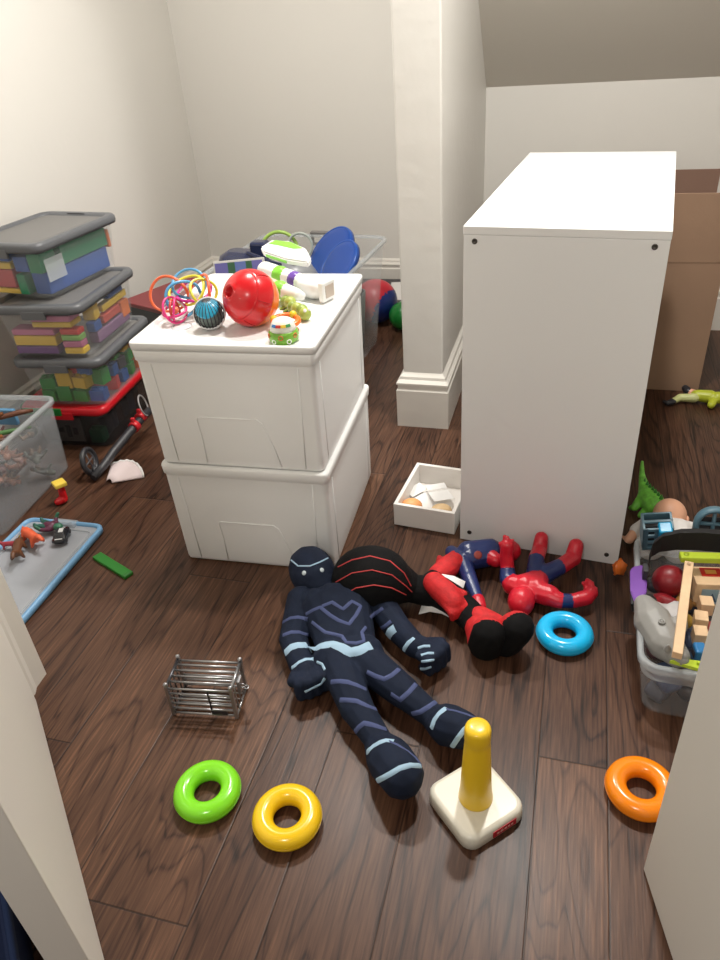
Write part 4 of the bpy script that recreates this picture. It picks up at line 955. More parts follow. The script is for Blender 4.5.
bm = bmx(); add_box(bm, -.03, -.05, -.008, .09, .05, .008, bev=.005, T=TM((.10, -.03, .165), rx=R(-25), ry=R(15))); obj('flap', bm, navy2, t)
bm = bmx(); add_box(bm, .05, -.03, .15, .12, .03, .215, bev=.012, seg=3, T=TM(rz=R(10))); obj('knob', bm, navy2, t)
x_, y_ = -1.235, 2.545
t = thing('picture_board', 'board with purple and green pictures leaning out of the large tote', 'board book', (x_, y_, .36), R(6), rot=(R(-14), R(-4), R(6)))
bm = bmx(); add_box(bm, -.105, -.006, 0, .105, .006, .20, bev=.002); obj('board', bm, plastic(.55, .53, .50, .4), t)
bm = bmx()
for k, (a, b_, c) in enumerate(((-.098, -.045, 0), (-.045, -.015, 1), (-.015, .03, 2), (.03, .055, 1), (.055, .098, 0))): add_box(bm, a, -.0072, .125, b_, -.0061, .192, mi=c)
obj('picture', bm, [plastic(.12, .11, .32), plastic(.03, .10, .05), plastic(.10, .14, .35)], t)
for (px, py, pz, r_, nrm, lab) in ((-1.045, 3.10, .430, .135, (-.50, -.55, .67), 'larger blue disc leaning in the far right of the large tote'), (-.968, 2.975, .425, .112, (-.52, -.53, .67), 'smaller blue disc leaning in front of the larger blue disc')):
    t = thing('toy_disc', lab, 'disc', (px, py, pz), 0, 'blue discs in the large tote', rot=Vector(nrm).to_track_quat('Z', 'Y').to_euler())
    bm = bmx(); add_lathe(bm, [(0, .014), (r_*.7, .012), (r_*.86, .010), (r_, .002), (r_, -.012), (r_-.006, -.012), (r_-.008, -.002), (0, 0)], 56); obj('plate', bm, plastic(.012, .07, .36, .3, coat=.2), t)
    bm = bmx(); add_torus(bm, r_*.95, .006, 56, 10, T=Matrix.Translation((0, 0, .003))); obj('rim', bm, plastic(.015, .09, .42, .3), t)
t = thing('grey_dome', 'grey domed toy with a black strap in the middle of the large tote', 'toy', (-1.13, 2.84, .345), R(-20))
bm = bmx(); add_lathe(bm, [(0, .140), (.05, .134), (.09, .112), (.118, .07), (.125, .02), (.125, 0), (0, 0)], 40, T=TM(s=(.95, .8, 1))); obj('dome', bm, plastic(.30, .31, .33, .35), t)
bm = bmx(); add_tube(bm, [(-.165, .02, .05), (-.160, .0, .09), (-.12, -.02, .145), (-.06, -.03, .162), (.0, -.035, .155), (.05, -.04, .150)], .010, 8, flat=.35); obj('strap', bm, M['black'], t)
t = thing('green_hoop', 'pale green plastic hoop standing at the back of the large tote', 'toy hoop', (-1.30, 3.12, .34), 0, rot=(R(78), R(0), R(12)))
bm = bmx(); add_torus(bm, .085, .008, 48, 12, T=Matrix.Translation((0, .09, 0))); obj('hoop', bm, plastic(.40, .62, .12, .35), t)
bm = bmx(); add_torus(bm, .055, .006, 40, 10, T=Matrix.Translation((.10, .11, .02))); obj('inner_hoop', bm, plastic(.45, .50, .45, .3), t)
# balls behind the column
bm = bmx(); add_ball(bm, (0, 0, .108), .108, sub=4)
for f in bm.faces: f.material_index = 1 if (f.calc_center_median()-Vector((0, 0, .108))).dot(Vector((.85, -.3, -.4))) > .050 else 0
tag(obj('toy_ball', bm, [plastic(.55, .01, .03, .35), plastic(.012, .03, .18, .35)], None, (-.930, 3.40, .001)), 'red and navy ball on the floor behind the large tote', 'ball')
bm = bmx(); add_ball(bm, (0, 0, .068), .068, sub=4); tag(obj('toy_ball', bm, plastic(.01, .20, .03, .35), None, (-.775, 3.32, .001)), 'green ball on the floor half hidden by the wall end', 'ball')
for k, c in enumerate(((.65, .62, .58), (.45, .12, .10), (.70, .68, .66))):
    t = thing('picture_book', ('white book at the bottom', 'red-edged book in the middle', 'white book on top')[k]+' of the pile behind the wall end', 'book', (-.80, 3.62, .001+.031*k), R(4*k), 'books behind the wall end')
    bm = bmx(); add_box(bm, -.11, -.14, 0, .11, .14, .003, bev=.0005); add_box(bm, -.11, -.14, .027, .11, .14, .030, bev=.0005); add_box(bm, -.112, -.14, 0, -.108, .14, .030); obj('cover', bm, plastic(*c, .5), t)
    bm = bmx(); add_box(bm, -.106, -.135, .0032, .105, .135, .0268); obj('page_block', bm, M['paper'], t)
t = thing('black_case', 'flat dark case lying along the back wall behind the balls', 'case', (-.95, 3.80, .001), R(1))
bm = bmx(); add_box(bm, -.24, -.05, 0, .24, .05, .06, bev=.008); obj('case_body', bm, M['dark'], t)
bm = bmx(); add_box(bm, -.242, -.052, .061, .242, .052, .075, bev=.004); obj('lid', bm, plastic(.06, .055, .06, .5), t)

# ---- left: floor things
t = thing('toy_trike_handle', 'black toy push handle with red clips and a wheel beside the red-lidded box', 'toy', (-1.545, 1.945, 0))
O9 = Vector((-1.50, 1.95, 0))
bm = bmx(); add_tube(bm, [Vector(p)-O9 for p in ((-1.512, 1.800, .018), (-1.506, 1.86, .030), (-1.498, 1.93, .052), (-1.488, 2.00, .070), (-1.478, 2.08, .088), (-1.468, 2.16, .102))], [.014, .015, .016, .016, .016, .015], 14); obj('tube', bm, M['dark'], t)
for y_, z_ in ((2.05, .083), (2.10, .094)):
    bm = bmx(); add_tube(bm, [Vector(p)-O9 for p in ((-1.481, y_, z_), (-1.478, y_+.022, z_+.004))], .0215, 16); add_box(bm, -.008, -.006, 0, .008, .006, .026, bev=.003, T=Matrix.Translation(Vector((-1.480, y_+.01, z_+.012))-O9)); obj('clip', bm, plastic(.60, .02, .03, .3), t)
bm = bmx(); Tq = Matrix.Translation(Vector((-1.545, 1.845, .056))-O9) @ Matrix.Rotation(R(12), 4, 'Z') @ Matrix.Rotation(R(80), 4, 'Y')
add_torus(bm, .044, .0095, 40, 12, T=Tq); obj('tyre', bm, M['dark'], t)
bm = bmx(); add_torus(bm, .033, .0035, 32, 8, T=Tq); add_tube(bm, [Tq @ Vector((-.033, 0, 0)), Tq @ Vector((.033, 0, 0))], .0028, 8); add_tube(bm, [Tq @ Vector((0, -.033, 0)), Tq @ Vector((0, .033, 0))], .0028, 8); obj('rim', bm, plastic(.10, .10, .11, .4), t)
bm = bmx(); add_tube(bm, [Vector(p)-O9 for p in ((-1.535, 1.845, .040), (-1.518, 1.825, .022))], .008, 10); obj('axle', bm, M['dark'], t)
bm = bmx(); add_torus(bm, .040, .003, 40, 8, T=Matrix.Translation(Vector((-1.472, 2.135, .135))-O9) @ Matrix.Rotation(R(20), 4, 'Z') @ Matrix.Rotation(R(76), 4, 'Y')); obj('cable_loop', bm, plastic(.35, .34, .34, .3), t)
# pale paper fan-shaped piece
O10 = Vector((-1.492, 1.862, 0)); bm = bmx(); P = []
for i in range(15):
    a = R(30+84*i/14); row = []
    for j in range(5):
        r_ = .022+.108*j/4; z_ = .004+.020*math.sin(PI*i/14)*(.4+.6*j/4)+.0022*(1 if i % 2 else -1)*(j/4)
        row.append((r_*math.cos(a)-.012, r_*math.sin(a)-.078, z_))
    P.append(row)
sheet(bm, P, .0030); o = obj('paper_fan', bm, mat('pale_pink_paper', (.78, .66, .66), .7, bump=.2), None, O10)
tag(o, 'pale pink pleated scallop-shaped piece lying on the floor beside the white bins', 'paper fan')
bm = bmx(); add_tube(bm, [Vector(r_[-1])+Vector((0, 0, .002)) for r_ in P], .0042, 8); obj('white_edge', bm, M['paper'], o)
# little red boot-shaped piece
t = thing('toy_boot', 'tiny red toy boot with a yellow top standing on the floor', 'toy boot', (-1.622, 1.700, 0), R(-35), rot=(R(0), R(0), R(-35)))
t.location = (-1.590, 1.662, 0); t.scale = (1.35, 1.35, 1.3)
bm = bmx(); P_ = [('c', (0, 0, .012), (0, -.014, .009), .0125, .0095), ('c', (0, .002, .014), (0, .004, .046), .0105, .0085)]; bm.free()
o = body('boot_shaft', P_, [plastic(.60, .01, .015, .25, coat=.3)], None, voxel=.0022, it=2, parent=t)
for v in o.data.vertices:
    if v.co.z < .0008: v.co.z = .0008
bm = bmx(); add_box(bm, -.0155, -.012, .052, .0155, .018, .064, bev=.003); obj('boot_top', bm, plastic(.85, .62, .08, .3), t)
# flat green strip
t = thing('green_strip', 'flat green toy strip lying on the floor by the box lid', 'toy strip', (-1.232, 1.386, 0), math.atan2(-.062, .15)-.02)
bm = bmx(); add_box(bm, -.081, -.015, .0006, .081, .015, .0115, bev=.0015); o = obj('strip', bm, plastic(.02, .22, .02, .45), t)
bm = bmx(); add_box(bm, .068, -.0135, .0116, .080, .0135, .0124, bev=.0003); obj('end_ridge', bm, plastic(.02, .19, .02, .45), t)

# ---- figures on the lid
def quad(nm, label, cat, x, y, z, rz, s, col, mats=None, tail=True, tilt=(0, 0), neck=1.0):
    P = [('c', (-.30*s, 0, .22*s), (.25*s, 0, .24*s), .13*s, .12*s, 'r'), ('c', (.25*s, 0, .26*s), (.46*s*neck, 0, .38*s*neck), .09*s, .075*s, 'r'), ('c', (.46*s*neck, 0, .38*s*neck), (.60*s*neck, 0, .34*s*neck), .075*s, .045*s, 'n')]
    for sx in (-.25, .2):
        for sy in (-.1, .1): P += [('c', (sx*s, sy*s, .2*s), (sx*s+.05*s, sy*s*1.5, .10*s), .065*s, .05*s, 'r'), ('c', (sx*s+.05*s, sy*s*1.5, .10*s), (sx*s+.01*s, sy*s*1.6, .04*s), .045*s, .04*s, 'r')]
    if tail: P += [('c', (-.32*s, 0, .22*s), (-.55*s, .04*s, .16*s), .09*s, .05*s, 'r'), ('c', (-.55*s, .04*s, .16*s), (-.80*s, .14*s, .10*s), .05*s, .018*s, 'r')]
    t = thing(nm, label, cat, (x, y, z), 0, None, rot=(tilt[0], tilt[1], rz))
    body('animal_body', P, mats or [plastic(*col, .45)], (lambda g, u, c: 1 if g == 'n' else 0) if mats and len(mats) > 1 else None, voxel=max(.0018, .03*s), it=2, parent=t); return t
ZL = .0205
quad('toy_dinosaur', 'bright orange toy dinosaur standing on the blue-edged lid', 'toy dinosaur', -1.530, 1.425, ZL, R(-25), .120, (.80, .13, .05))
quad('toy_dinosaur', 'brown toy dinosaur in front of the orange one on the lid', 'toy dinosaur', -1.535, 1.362, ZL, R(-60), .110, (.13, .05, .02))
quad('toy_dinosaur', 'small dark red toy creature left of the orange dinosaur', 'toy dinosaur', -1.590, 1.388, ZL, R(200), .062, (.35, .03, .05))
def minifig(nm, label, group, loc, rot, s, cols, cat='toy figure', fancy=True):
    P = [('e', (0, 0, .43*s), (.075*s, .07*s, .085*s), None, 'h'), ('c', (-.05*s, 0, .30*s), (.05*s, 0, .30*s), .07*s, .07*s, 't'), ('c', (0, 0, .30*s), (0, 0, .19*s), .085*s, .07*s, 't'), ('c', (-.10*s, 0, .31*s), (-.17*s, .03*s, .20*s), .042*s, .035*s, 't'), ('c', (-.17*s, .03*s, .20*s), (-.19*s, .10*s, .14*s), .033*s, .033*s, 'h'),
         ('c', (.10*s, 0, .31*s), (.19*s, .02*s, .24*s), .042*s, .035*s, 't'), ('c', (.19*s, .02*s, .24*s), (.24*s, .09*s, .27*s), .033*s, .033*s, 'h'),
         ('c', (-.045*s, 0, .18*s), (-.07*s, .02*s, .09*s), .055*s, .045*s, 'l'), ('c', (-.07*s, .02*s, .09*s), (-.075*s, 0, .02*s), .042*s, .036*s, 'l'), ('c', (-.075*s, 0, .015*s), (-.078*s, .06*s, .012*s), .034*s, .03*s, 'l'),
         ('c', (.045*s, 0, .18*s), (.08*s, .01*s, .09*s), .055*s, .045*s, 'l'), ('c', (.08*s, .01*s, .09*s), (.10*s, -.01*s, .02*s), .042*s, .036*s, 'l'), ('c', (.10*s, -.01*s, .015*s), (.105*s, .05*s, .012*s), .034*s, .03*s, 'l')]
    t = thing(nm, label, cat, loc, 0, group, rot=rot)
    body('figure_body', P, [plastic(*c, .4) for c in cols], lambda g, u, c: {'h': 0, 't': 1, 'l': 2}[g], voxel=.0145*s*1.2, it=2, parent=t); return t
minifig('toy_figure', 'dark green and purple toy figure lying at the far left of the lid', None, (-1.560, 1.492, ZL+.016), (R(88), 0, R(88)), .185, ((.03, .14, .08), (.10, .02, .05), (.02, .12, .09)))
minifig('toy_figure', 'small yellow and dark figure lying beside the orange dinosaur', None, (-1.565, 1.432, ZL+.006), (R(86), 0, R(-30)), .075, ((.5, .35, .05), (.05, .03, .03), (.4, .08, .03)))
t = thing('toy_car', 'tiny black toy car with white markings on the blue-edged lid', 'toy car', (-1.452, 1.460, ZL), R(112))
t.scale = (1.15, 1.15, 1.1)
bm = bmx(); add_loft(bm, [rr(.060, .034, .008, .004), rr(.064, .036, .009, .010), rr(.062, .035, .009, .016), rr(.040, .030, .008, .018), rr(.032, .026, .007, .025), rr(.026, .022, .006, .027)]); c_ = obj('car_body', bm, plastic(.015, .015, .02, .25, coat=.4), t)
bm = bmx(); add_box(bm, -.028, -.010, .0163, -.022, .010, .0172); add_box(bm, .021, -.006, .0163, .029, .008, .0172); add_box(bm, -.008, -.009, .0272, .010, .003, .0277); obj('marking', bm, plastic(.6, .6, .6), c_)
for sx in (-.019, .019):
    for sy in (-.0165, .0165):
        bm = bmx(); add_lathe(bm, [(0, -.003), (.0062, -.003), (.0068, -.001), (.0068, .001), (.0062, .003), (0, .003)], 18, T=TM((sx, sy, .0072), rx=PI/2)); obj('wheel', bm, M['dark'], t)

# ---- figures in the open tote at the far left
rnd = random.Random(11)
palE = [((.35, .16, .10), (.22, .10, .07), (.30, .14, .10)), ((.45, .30, .24), (.20, .12, .12), (.15, .10, .10)), ((.22, .12, .12), (.28, .16, .13), (.14, .08, .08)), ((.16, .18, .16), (.10, .11, .10), (.20, .14, .10))]
protos = []
def eloc(lx, ly): c = Matrix.Rotation(ER, 4, 'Z') @ Vector((lx, ly, 0)); return EX+c.x, EY+c.y
for k in range(36):
    lay = k//12; i = k % 12; lx = (-.06, 0.0, .06)[i % 3]+rnd.uniform(-.01, .01); ly = -.165+.10*(i//3)+rnd.uniform(-.02, .02)
    x_, y_ = eloc(lx, ly); rot_ = (R(rnd.uniform(60, 120)), R(rnd.uniform(-30, 30)), R(rnd.uniform(0, 360))); z_ = .045+.062*lay
    lab = 'muted toy figure in the heap seen through the side of the open tote'; g_ = 'figures in the open tote'
    if len(protos) < 4: protos.append(minifig('toy_figure', lab, g_, (x_, y_, z_), rot_, .165, palE[k]))
    else: dup(protos[k % 4], lab, g_, (x_, y_, z_), rot_)
x_, y_ = eloc(.085, -.10); minifig('toy_figure', 'bright pink toy figure pressed against the side of the open tote', None, (x_, y_, .15), (R(10), 0, R(80)), .15, ((.75, .12, .20), (.60, .12, .20), (.7, .15, .2)))
t = thing('toy_snake', 'green rubber snake toy on top of the figures in the open tote', 'toy', (*eloc(.03, .02), .235), ER)
bm = bmx(); add_tube(bm, [(-.12, -.06, 0), (-.08, -.045, .008), (-.03, -.03, .006), (.02, -.005, .010), (.06, .03, .006), (.09, .06, .0)], [.004, .008, .009, .009, .008, .005], 10); obj('snake_body', bm, plastic(.06, .16, .04, .5), t)
bm = bmx(); add_ball(bm, (.096, .066, .001), (.012, .008, .006), sub=2); obj('snake_head', bm, plastic(.06, .16, .04, .5), t)
for k, (lx, ly, a_, c, lab) in enumerate(((.00, -.05, 50, (.30, .11, .04), 'orange-brown wooden stick lying across the open tote'), (.01, .12, 40, (.14, .05, .025), 'dark brown jointed stick toy at the far end of the open tote'), (-.04, .04, 62, (.22, .08, .03), 'reddish brown stick toy lying across the open tote'))):
    t = thing('stick_toy', lab, 'toy', (*eloc(lx, ly), .235+.014*k), R(a_)); bm = bmx()
    add_tube(bm, [(-.11, 0, 0), (-.05, .006, .006), (0, 0, .004), (.06, -.006, .008), (.10, 0, .002)], [.008, .010, .009, .010, .006], 10); obj('shaft', bm, plastic(*c, .5), t)
    bm = bmx(); add_ball(bm, (-.11, 0, 0), .012, sub=2); obj('knob', bm, plastic(*c, .5), t)
bm = bmx(); add_box(bm, -.05, -.008, 0, .05, .008, .06, bev=.004); tag(obj('blue_block', bm, plastic(.12, .30, .50, .4), None, (*eloc(-.02, .165), .20), ER), 'light blue block standing inside the far end of the open tote', 'toy block')

# ---- right-hand side
t = thing('baby_doll', 'bald baby doll in a white dress lying face down behind the toy tote', 'doll', (.30, 1.74, 0))
OB = Vector((.30, 1.74, 0))
t.location = (.316, 1.79, 0)
h_ = wbody('head', [('e', (.322, 1.812, .050), (.047, .052, .048), None, 'r'), ('c', (.315, 1.78, .045), (.305, 1.755, .045), .022, .022, 'r')], [mat('doll_skin', (.78, .42, .27), .45)], None, OB, t, voxel=.004, it=4); flat(h_)
for sx in (-1, 1):
    bm = bmx(); add_ball(bm, Vector((.322+sx*.046, 1.800, .048))-OB, (.006, .010, .012), sub=2); obj('ear', bm, mat('doll_skin_ear', (.76, .40, .26), .45), t)
dr = [('c', (.270, 1.755, .042), (.345, 1.750, .042), .036, .036, 'r'), ('c', (.275, 1.74, .044), (.262, 1.66, .044), .042, .040, 'r'), ('c', (.335, 1.735, .044), (.335, 1.66, .044), .042, .042, 'r'), ('c', (.262, 1.765, .040), (.232, 1.740, .034), .026, .022, 'r'), ('c', (.355, 1.765, .040), (.400, 1.775, .030), .026, .022, 'r')]
d_ = wbody('dress', dr, [mat('white_cloth', (.80, .77, .74), .85, bump=.6, bscale=60)], None, OB, t, voxel=.0045, it=4); flat(d_)
for a_, b_ in (((.228, 1.735, .032), (.212, 1.712, .022)), ((.402, 1.776, .030), (.424, 1.786, .022))):
    q = wbody('hand', [('c', a_, b_, .016, .014, 'r')]+[('c', b_, Vector(b_)+Vector((math.copysign(.012, b_[0]-.3)*(.6+.3*k), (-.010+.007*k), -.002)), .0055, .0045, 'r') for k in range(4)]+[('c', Vector(a_), Vector(a_)+Vector((0, .016, 0)), .006, .005, 'r')], [mat('doll_hand', (.78, .42, .27), .45)], None, OB, t, voxel=.0025, it=2)
OD = Vector((.285, 1.93, 0))
gd = mat('green_dino', (.20, .62, .07), .4, bump=.5, bscale=120, var=.25, vscale=60)
t = thing('toy_dinosaur', 'bright green toy dinosaur with its tail in the air behind the baby doll', 'toy dinosaur', OD+Vector((-.004, .022, 0)))
P = [('c', (.265, 2.010, .120), (.268, 1.990, .088), .005, .009, 'r'), ('c', (.268, 1.990, .088), (.276, 1.965, .060), .009, .016, 'r'), ('c', (.276, 1.965, .060), (.288, 1.930, .046), .016, .030, 'r'), ('c', (.288, 1.930, .046), (.305, 1.892, .044), .032, .034, 'r'), ('c', (.305, 1.892, .042), (.318, 1.872, .036), .026, .018, 'r'),
     ('c', (.272, 1.925, .040), (.252, 1.905, .020), .018, .012, 'r'), ('c', (.252, 1.905, .020), (.244, 1.918, .009), .010, .008, 'r'), ('c', (.312, 1.935, .036), (.332, 1.930, .018), .016, .011, 'r'), ('c', (.332, 1.930, .018), (.336, 1.942, .009), .010, .008, 'r'), ('c', (.285, 1.890, .030), (.268, 1.875, .014), .012, .009, 'r'), ('c', (.325, 1.900, .030), (.340, 1.892, .013), .012, .009, 'r')]
o = wbody('dinosaur_body', P, [gd], None, OD, t, voxel=.0032, it=2); flat(o, .001)
bm = bmx()
for k in range(7):
    p_ = Vector(lerp((.276, 1.968, .078), (.318, 1.885, .080), k/6))-OD; add_lathe(bm, [(0, .012), (.004, .002), (.006, -.006)], 8, T=Matrix.Translation(p_))
obj('back_spike', bm, plastic(.03, .20, .02, .4), t)
# yellow-green figure near the cardboard box
OY = Vector((.50, 2.69, 0)); YG = [plastic(.45, .50, .03, .4), plastic(.75, .38, .25, .45), plastic(.02, .02, .025, .4), plastic(.55, .58, .25, .4)]
t = thing('action_figure', 'yellow-green toy figure lying on the floor in front of the cardboard box', 'action figure', OY)
P = [('c', (.545, 2.700, .028), (.500, 2.705, .028), .026, .022, 'y'), ('c', (.570, 2.690, .030), (.600, 2.700, .030), .024, .020, 'y'), ('c', (.505, 2.712, .026), (.472, 2.728, .030), .017, .015, 's'), ('c', (.472, 2.728, .030), (.462, 2.748, .034), .016, .014, 'b'), ('e', (.630, 2.705, .028), (.020, .020, .022), None, 's'),
     ('c', (.490, 2.690, .024), (.440, 2.690, .022), .018, .015, 'g'), ('c', (.440, 2.690, .022), (.415, 2.668, .016), .014, .012, 'g'), ('c', (.415, 2.668, .015), (.396, 2.655, .013), .013, .011, 'b'), ('c', (.396, 2.655, .013), (.385, 2.668, .012), .010, .008, 'b'),
     ('c', (.555, 2.675, .024), (.545, 2.650, .018), .016, .014, 'y')]
o = wbody('figure_body', P, YG, lambda g, u, c: 'ysbg'.index(g), OY, t, voxel=.0032, it=2); flat(o, .001)
# orange star
bm = bmx(); pts = [((.030 if k % 2 == 0 else .014)*math.cos(R(36*k)), (.030 if k % 2 == 0 else .014)*math.sin(R(36*k))) for k in range(10)]
add_prism(bm, pts, -.006, .006); bmesh.ops.bevel(bm, geom=list(bm.edges), offset=.004, segments=2, affect='EDGES')
for f in bm.faces: f.smooth = True
tag(obj('toy_star', bm, plastic(.88, .20, .03, .35), None, (.198, 1.625, .026), rot=(R(68), 0, R(40))), 'orange star-shaped toy leaning on the floor by the toy tote', 'toy star')
# bottom layer of the toy tote
rnd = random.Random(23)
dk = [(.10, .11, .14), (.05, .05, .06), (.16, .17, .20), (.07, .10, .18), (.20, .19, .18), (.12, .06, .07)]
pr0 = []
for k in range(30):
    lay = k//15; i = k % 15; lx = (-.11, -.055, 0, .055, .11)[i % 5]; ly = -.165+.15*(i//5)+rnd.uniform(-.02, .02); z_ = .012+.060*lay
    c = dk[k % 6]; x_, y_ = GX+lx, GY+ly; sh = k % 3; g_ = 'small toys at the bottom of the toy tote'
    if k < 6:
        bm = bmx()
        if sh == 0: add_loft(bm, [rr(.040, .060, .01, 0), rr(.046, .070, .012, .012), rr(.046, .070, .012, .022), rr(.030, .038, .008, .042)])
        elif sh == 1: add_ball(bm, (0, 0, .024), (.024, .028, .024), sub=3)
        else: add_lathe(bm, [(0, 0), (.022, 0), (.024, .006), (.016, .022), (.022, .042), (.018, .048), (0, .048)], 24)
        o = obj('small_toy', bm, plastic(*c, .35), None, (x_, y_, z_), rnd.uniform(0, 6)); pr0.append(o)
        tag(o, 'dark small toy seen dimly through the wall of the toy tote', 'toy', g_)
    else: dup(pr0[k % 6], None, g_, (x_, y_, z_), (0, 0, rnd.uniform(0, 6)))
# grey shark-like animal
OG = Vector((.255, 1.23, .125)); gy = mat('grey_rubber', (.27, .265, .25), .5, bump=.4, bscale=60)
t = thing('toy_rhino', 'grey rubber toy animal head resting at the near end of the toy tote', 'toy animal', OG)
P = [('c', (.226, 1.318, .176), (.242, 1.272, .172), .024, .040, 'r'), ('c', (.242, 1.272, .170), (.264, 1.215, .166), .042, .038, 'r'), ('c', (.264, 1.215, .166), (.286, 1.185, .164), .036, .026, 'r'), ('c', (.286, 1.180, .172), (.292, 1.172, .180), .018, .014, 'r'),
     ('c', (.222, 1.250, .170), (.218, 1.262, .182), .010, .006, 'r'), ('c', (.290, 1.255, .185), (.298, 1.275, .186), .020, .012, 'r')]
o = wbody('animal_head', P, [gy], None, OG, t, voxel=.0032, it=3)
q = wbody('snout', [('c', (.275, 1.185, .168), (.292, 1.168, .172), .020, .015, 'r'), ('c', (.262, 1.178, .186), (.262, 1.174, .200), .008, .004, 'r')], [gy], None, OG, t, voxel=.003, it=2)
for p_ in ((.252, 1.235, .2085),):
    bm = bmx(); add_torus(bm, .006, .0018, 18, 8, T=Matrix.Translation(Vector(p_)-OG)); add_ball(bm, Vector(p_)-OG-Vector((0, 0, .001)), .0045, sub=2, mi=0); obj('eye', bm, [gy, M['dark']], t)
# black curved band and lime beams
t = thing('toy_ramp', 'black curved toy track lying across the far end of the toy tote', 'toy track', (.33, 1.478, .200))
bm = bmx(); A = [Vector(p) for p in ((-.098, -.075, -.012), (-.096, -.050, 0), (-.088, -.022, .004), (-.066, .0, .006), (-.03, .012, .008), (.02, .020, .008), (.07, .024, .006), (.12, .024, .002), (.16, .020, 0))]
H_ = (.026, .032, .038, .044, .048, .050, .050, .048, .046)
L_ = [bm.verts.new(p) for p in A]; L2 = [bm.verts.new(p+Vector((0, .004, h))) for p, h in zip(A, H_)]; L3 = [bm.verts.new(p+Vector((.006, .022, h))) for p, h in zip(A, H_)]; L4 = [bm.verts.new(p+Vector((.006, .018, 0))) for p in A]
for q1, q2 in ((L_, L2), (L2, L3), (L3, L4), (L4, L_)):
    for i in range(len(A)-1): face(bm, (q1[i], q1[i+1], q2[i+1], q2[i]), 0, False)
face(bm, (L_[0], L2[0], L3[0], L4[0])); face(bm, (L_[-1], L4[-1], L3[-1], L2[-1]))
obj('track', bm, plastic(.004, .004, .005, .6), t)
bm = bmx(); add_box(bm, -.108, -.090, -.026, -.096, -.060, .016, bev=.003); obj('end_bracket', bm, M['dark'], t)
lime = plastic(.45, .58, .03, .35)
t = thing('lime_beam', 'lime green plastic bar lying just in front of the black track', 'toy bar', (.385, 1.448, .222), R(8))
bm = bmx(); add_box(bm, -.085, -.012, 0, .10, .012, .016, bev=.003); obj('bar', bm, lime, t)
bm = bmx(); add_lathe(bm, [(0, -.002), (.006, -.002), (.006, .0185), (0, .0185)], 14, T=Matrix.Translation((-.072, 0, 0))); obj('pin', bm, plastic(.35, .45, .02, .4), t)
t = thing('lime_tray', 'lime green flat piece under the wooden stick at the near rim', 'toy', (.318, 1.158, .166), R(-6))
bm = bmx(); add_prism(bm, [(-.05, -.004), (.06, -.016), (.06, .020), (-.03, .008)], 0, .008); obj('plate', bm, lime, t)
bm = bmx(); add_box(bm, .0, .0, .0085, .06, .006, .014, bev=.001); obj('lip', bm, lime, t)
t = thing('wooden_stick', 'long pale wooden stick lying lengthwise over the toy tote', 'wooden stick', (.298, 1.285, .197), 0)
bm = bmx(); add_box(bm, -.0095, -.138, 0, .0095, .138, .019, bev=.0012, T=TM((0, 0, .006), rz=R(-9), rx=R(5))); t['x'] = 0; del t['x']; obj('stick', bm, M['wood'], t)
bm = bmx(); add_lathe(bm, [(0, 0), (.004, 0), (.004, .003), (0, .003)], 12, T=TM((.019, .124, .0355), rz=0, rx=R(5))); obj('peg', bm, plastic(.5, .34, .2, .5), t)
for k, (x, y, z, a_) in enumerate(((.358, 1.352, .150, 4), (.342, 1.302, .149, -3), (.336, 1.255, .148, 2))):
    bm = bmx(); add_box(bm, -.014, -.016, 0, .014, .016, .032, bev=.0015)
    tag(obj('wooden_block', bm, M['wood'], None, (x, y, z), R(a_)), ('plain wooden block farthest from the near rim of the toy tote', 'plain wooden block, middle of the three right of the stick', 'plain wooden block, nearest of the three right of the stick')[k], 'wooden block', 'wooden blocks beside the stick')
t = thing('picture_block', 'large wooden block with a red picture square right of the stick', 'wooden block', (.372, 1.425, .125), R(8))
bm = bmx(); add_box(bm, -.038, -.032, 0, .038, .032, .070, bev=.002); obj('block_body', bm, M['wood'], t)
bm = bmx(); add_box(bm, -.020, -.004, .0702, .026, .026, .0715, bev=.0005); add_box(bm, -.010, .004, .0716, .014, .018, .0722, mi=1); obj('red_square', bm, [plastic(.60, .03, .02, .4), plastic(.75, .35, .08, .4)], t)
bm = bmx(); add_box(bm, -.024, -.0335, .012, .026, -.0322, .056, bev=.0005); add_prism(bm, [(-.01, .02), (0, .045), (.012, .02)], .0336, .0342, mi=1, T=Matrix.Rotation(PI/2, 4, 'X')); obj('picture', bm, [plastic(.30, .42, .48, .4), plastic(.05, .10, .18, .4)], t)
t = thing('blue_bus', 'small blue piece standing near the near rim right of the stick', 'toy', (.330, 1.205, .140), R(10))
bm = bmx(); add_box(bm, -.012, -.016, 0, .012, .016, .040, bev=.005, seg=3); obj('shell', bm, plastic(.03, .18, .42, .3), t)
bm = bmx(); add_box(bm, -.0128, -.010, .015, .0128, .010, .030, bev=.001); obj('window', bm, M['dark'], t)
# red ball-headed figure, plain
OR = Vector((.285, 1.42, .10)); t = thing('red_figure', 'round-headed plain red toy figure in the middle of the toy tote', 'toy figure', OR)
rm = mat('dark_red_plastic', (.22, .008, .014), .4, bump=.2, bscale=80)
o = wbody('head', [('e', (.288, 1.425, .165), (.040, .038, .038), None, 'r')], [rm], None, OR, t, voxel=.003, it=3)
o = wbody('figure_body', [('c', (.266, 1.378, .140), (.290, 1.372, .140), .020, .018, 'r'), ('c', (.266, 1.376, .145), (.250, 1.350, .150), .014, .012, 'r'), ('c', (.292, 1.372, .142), (.300, 1.345, .140), .013, .012, 'r'), ('c', (.276, 1.378, .138), (.276, 1.345, .126), .020, .015, 'r'), ('c', (.280, 1.395, .145), (.285, 1.405, .150), .014, .014, 'r')], [rm], None, OR, t, voxel=.003, it=3)
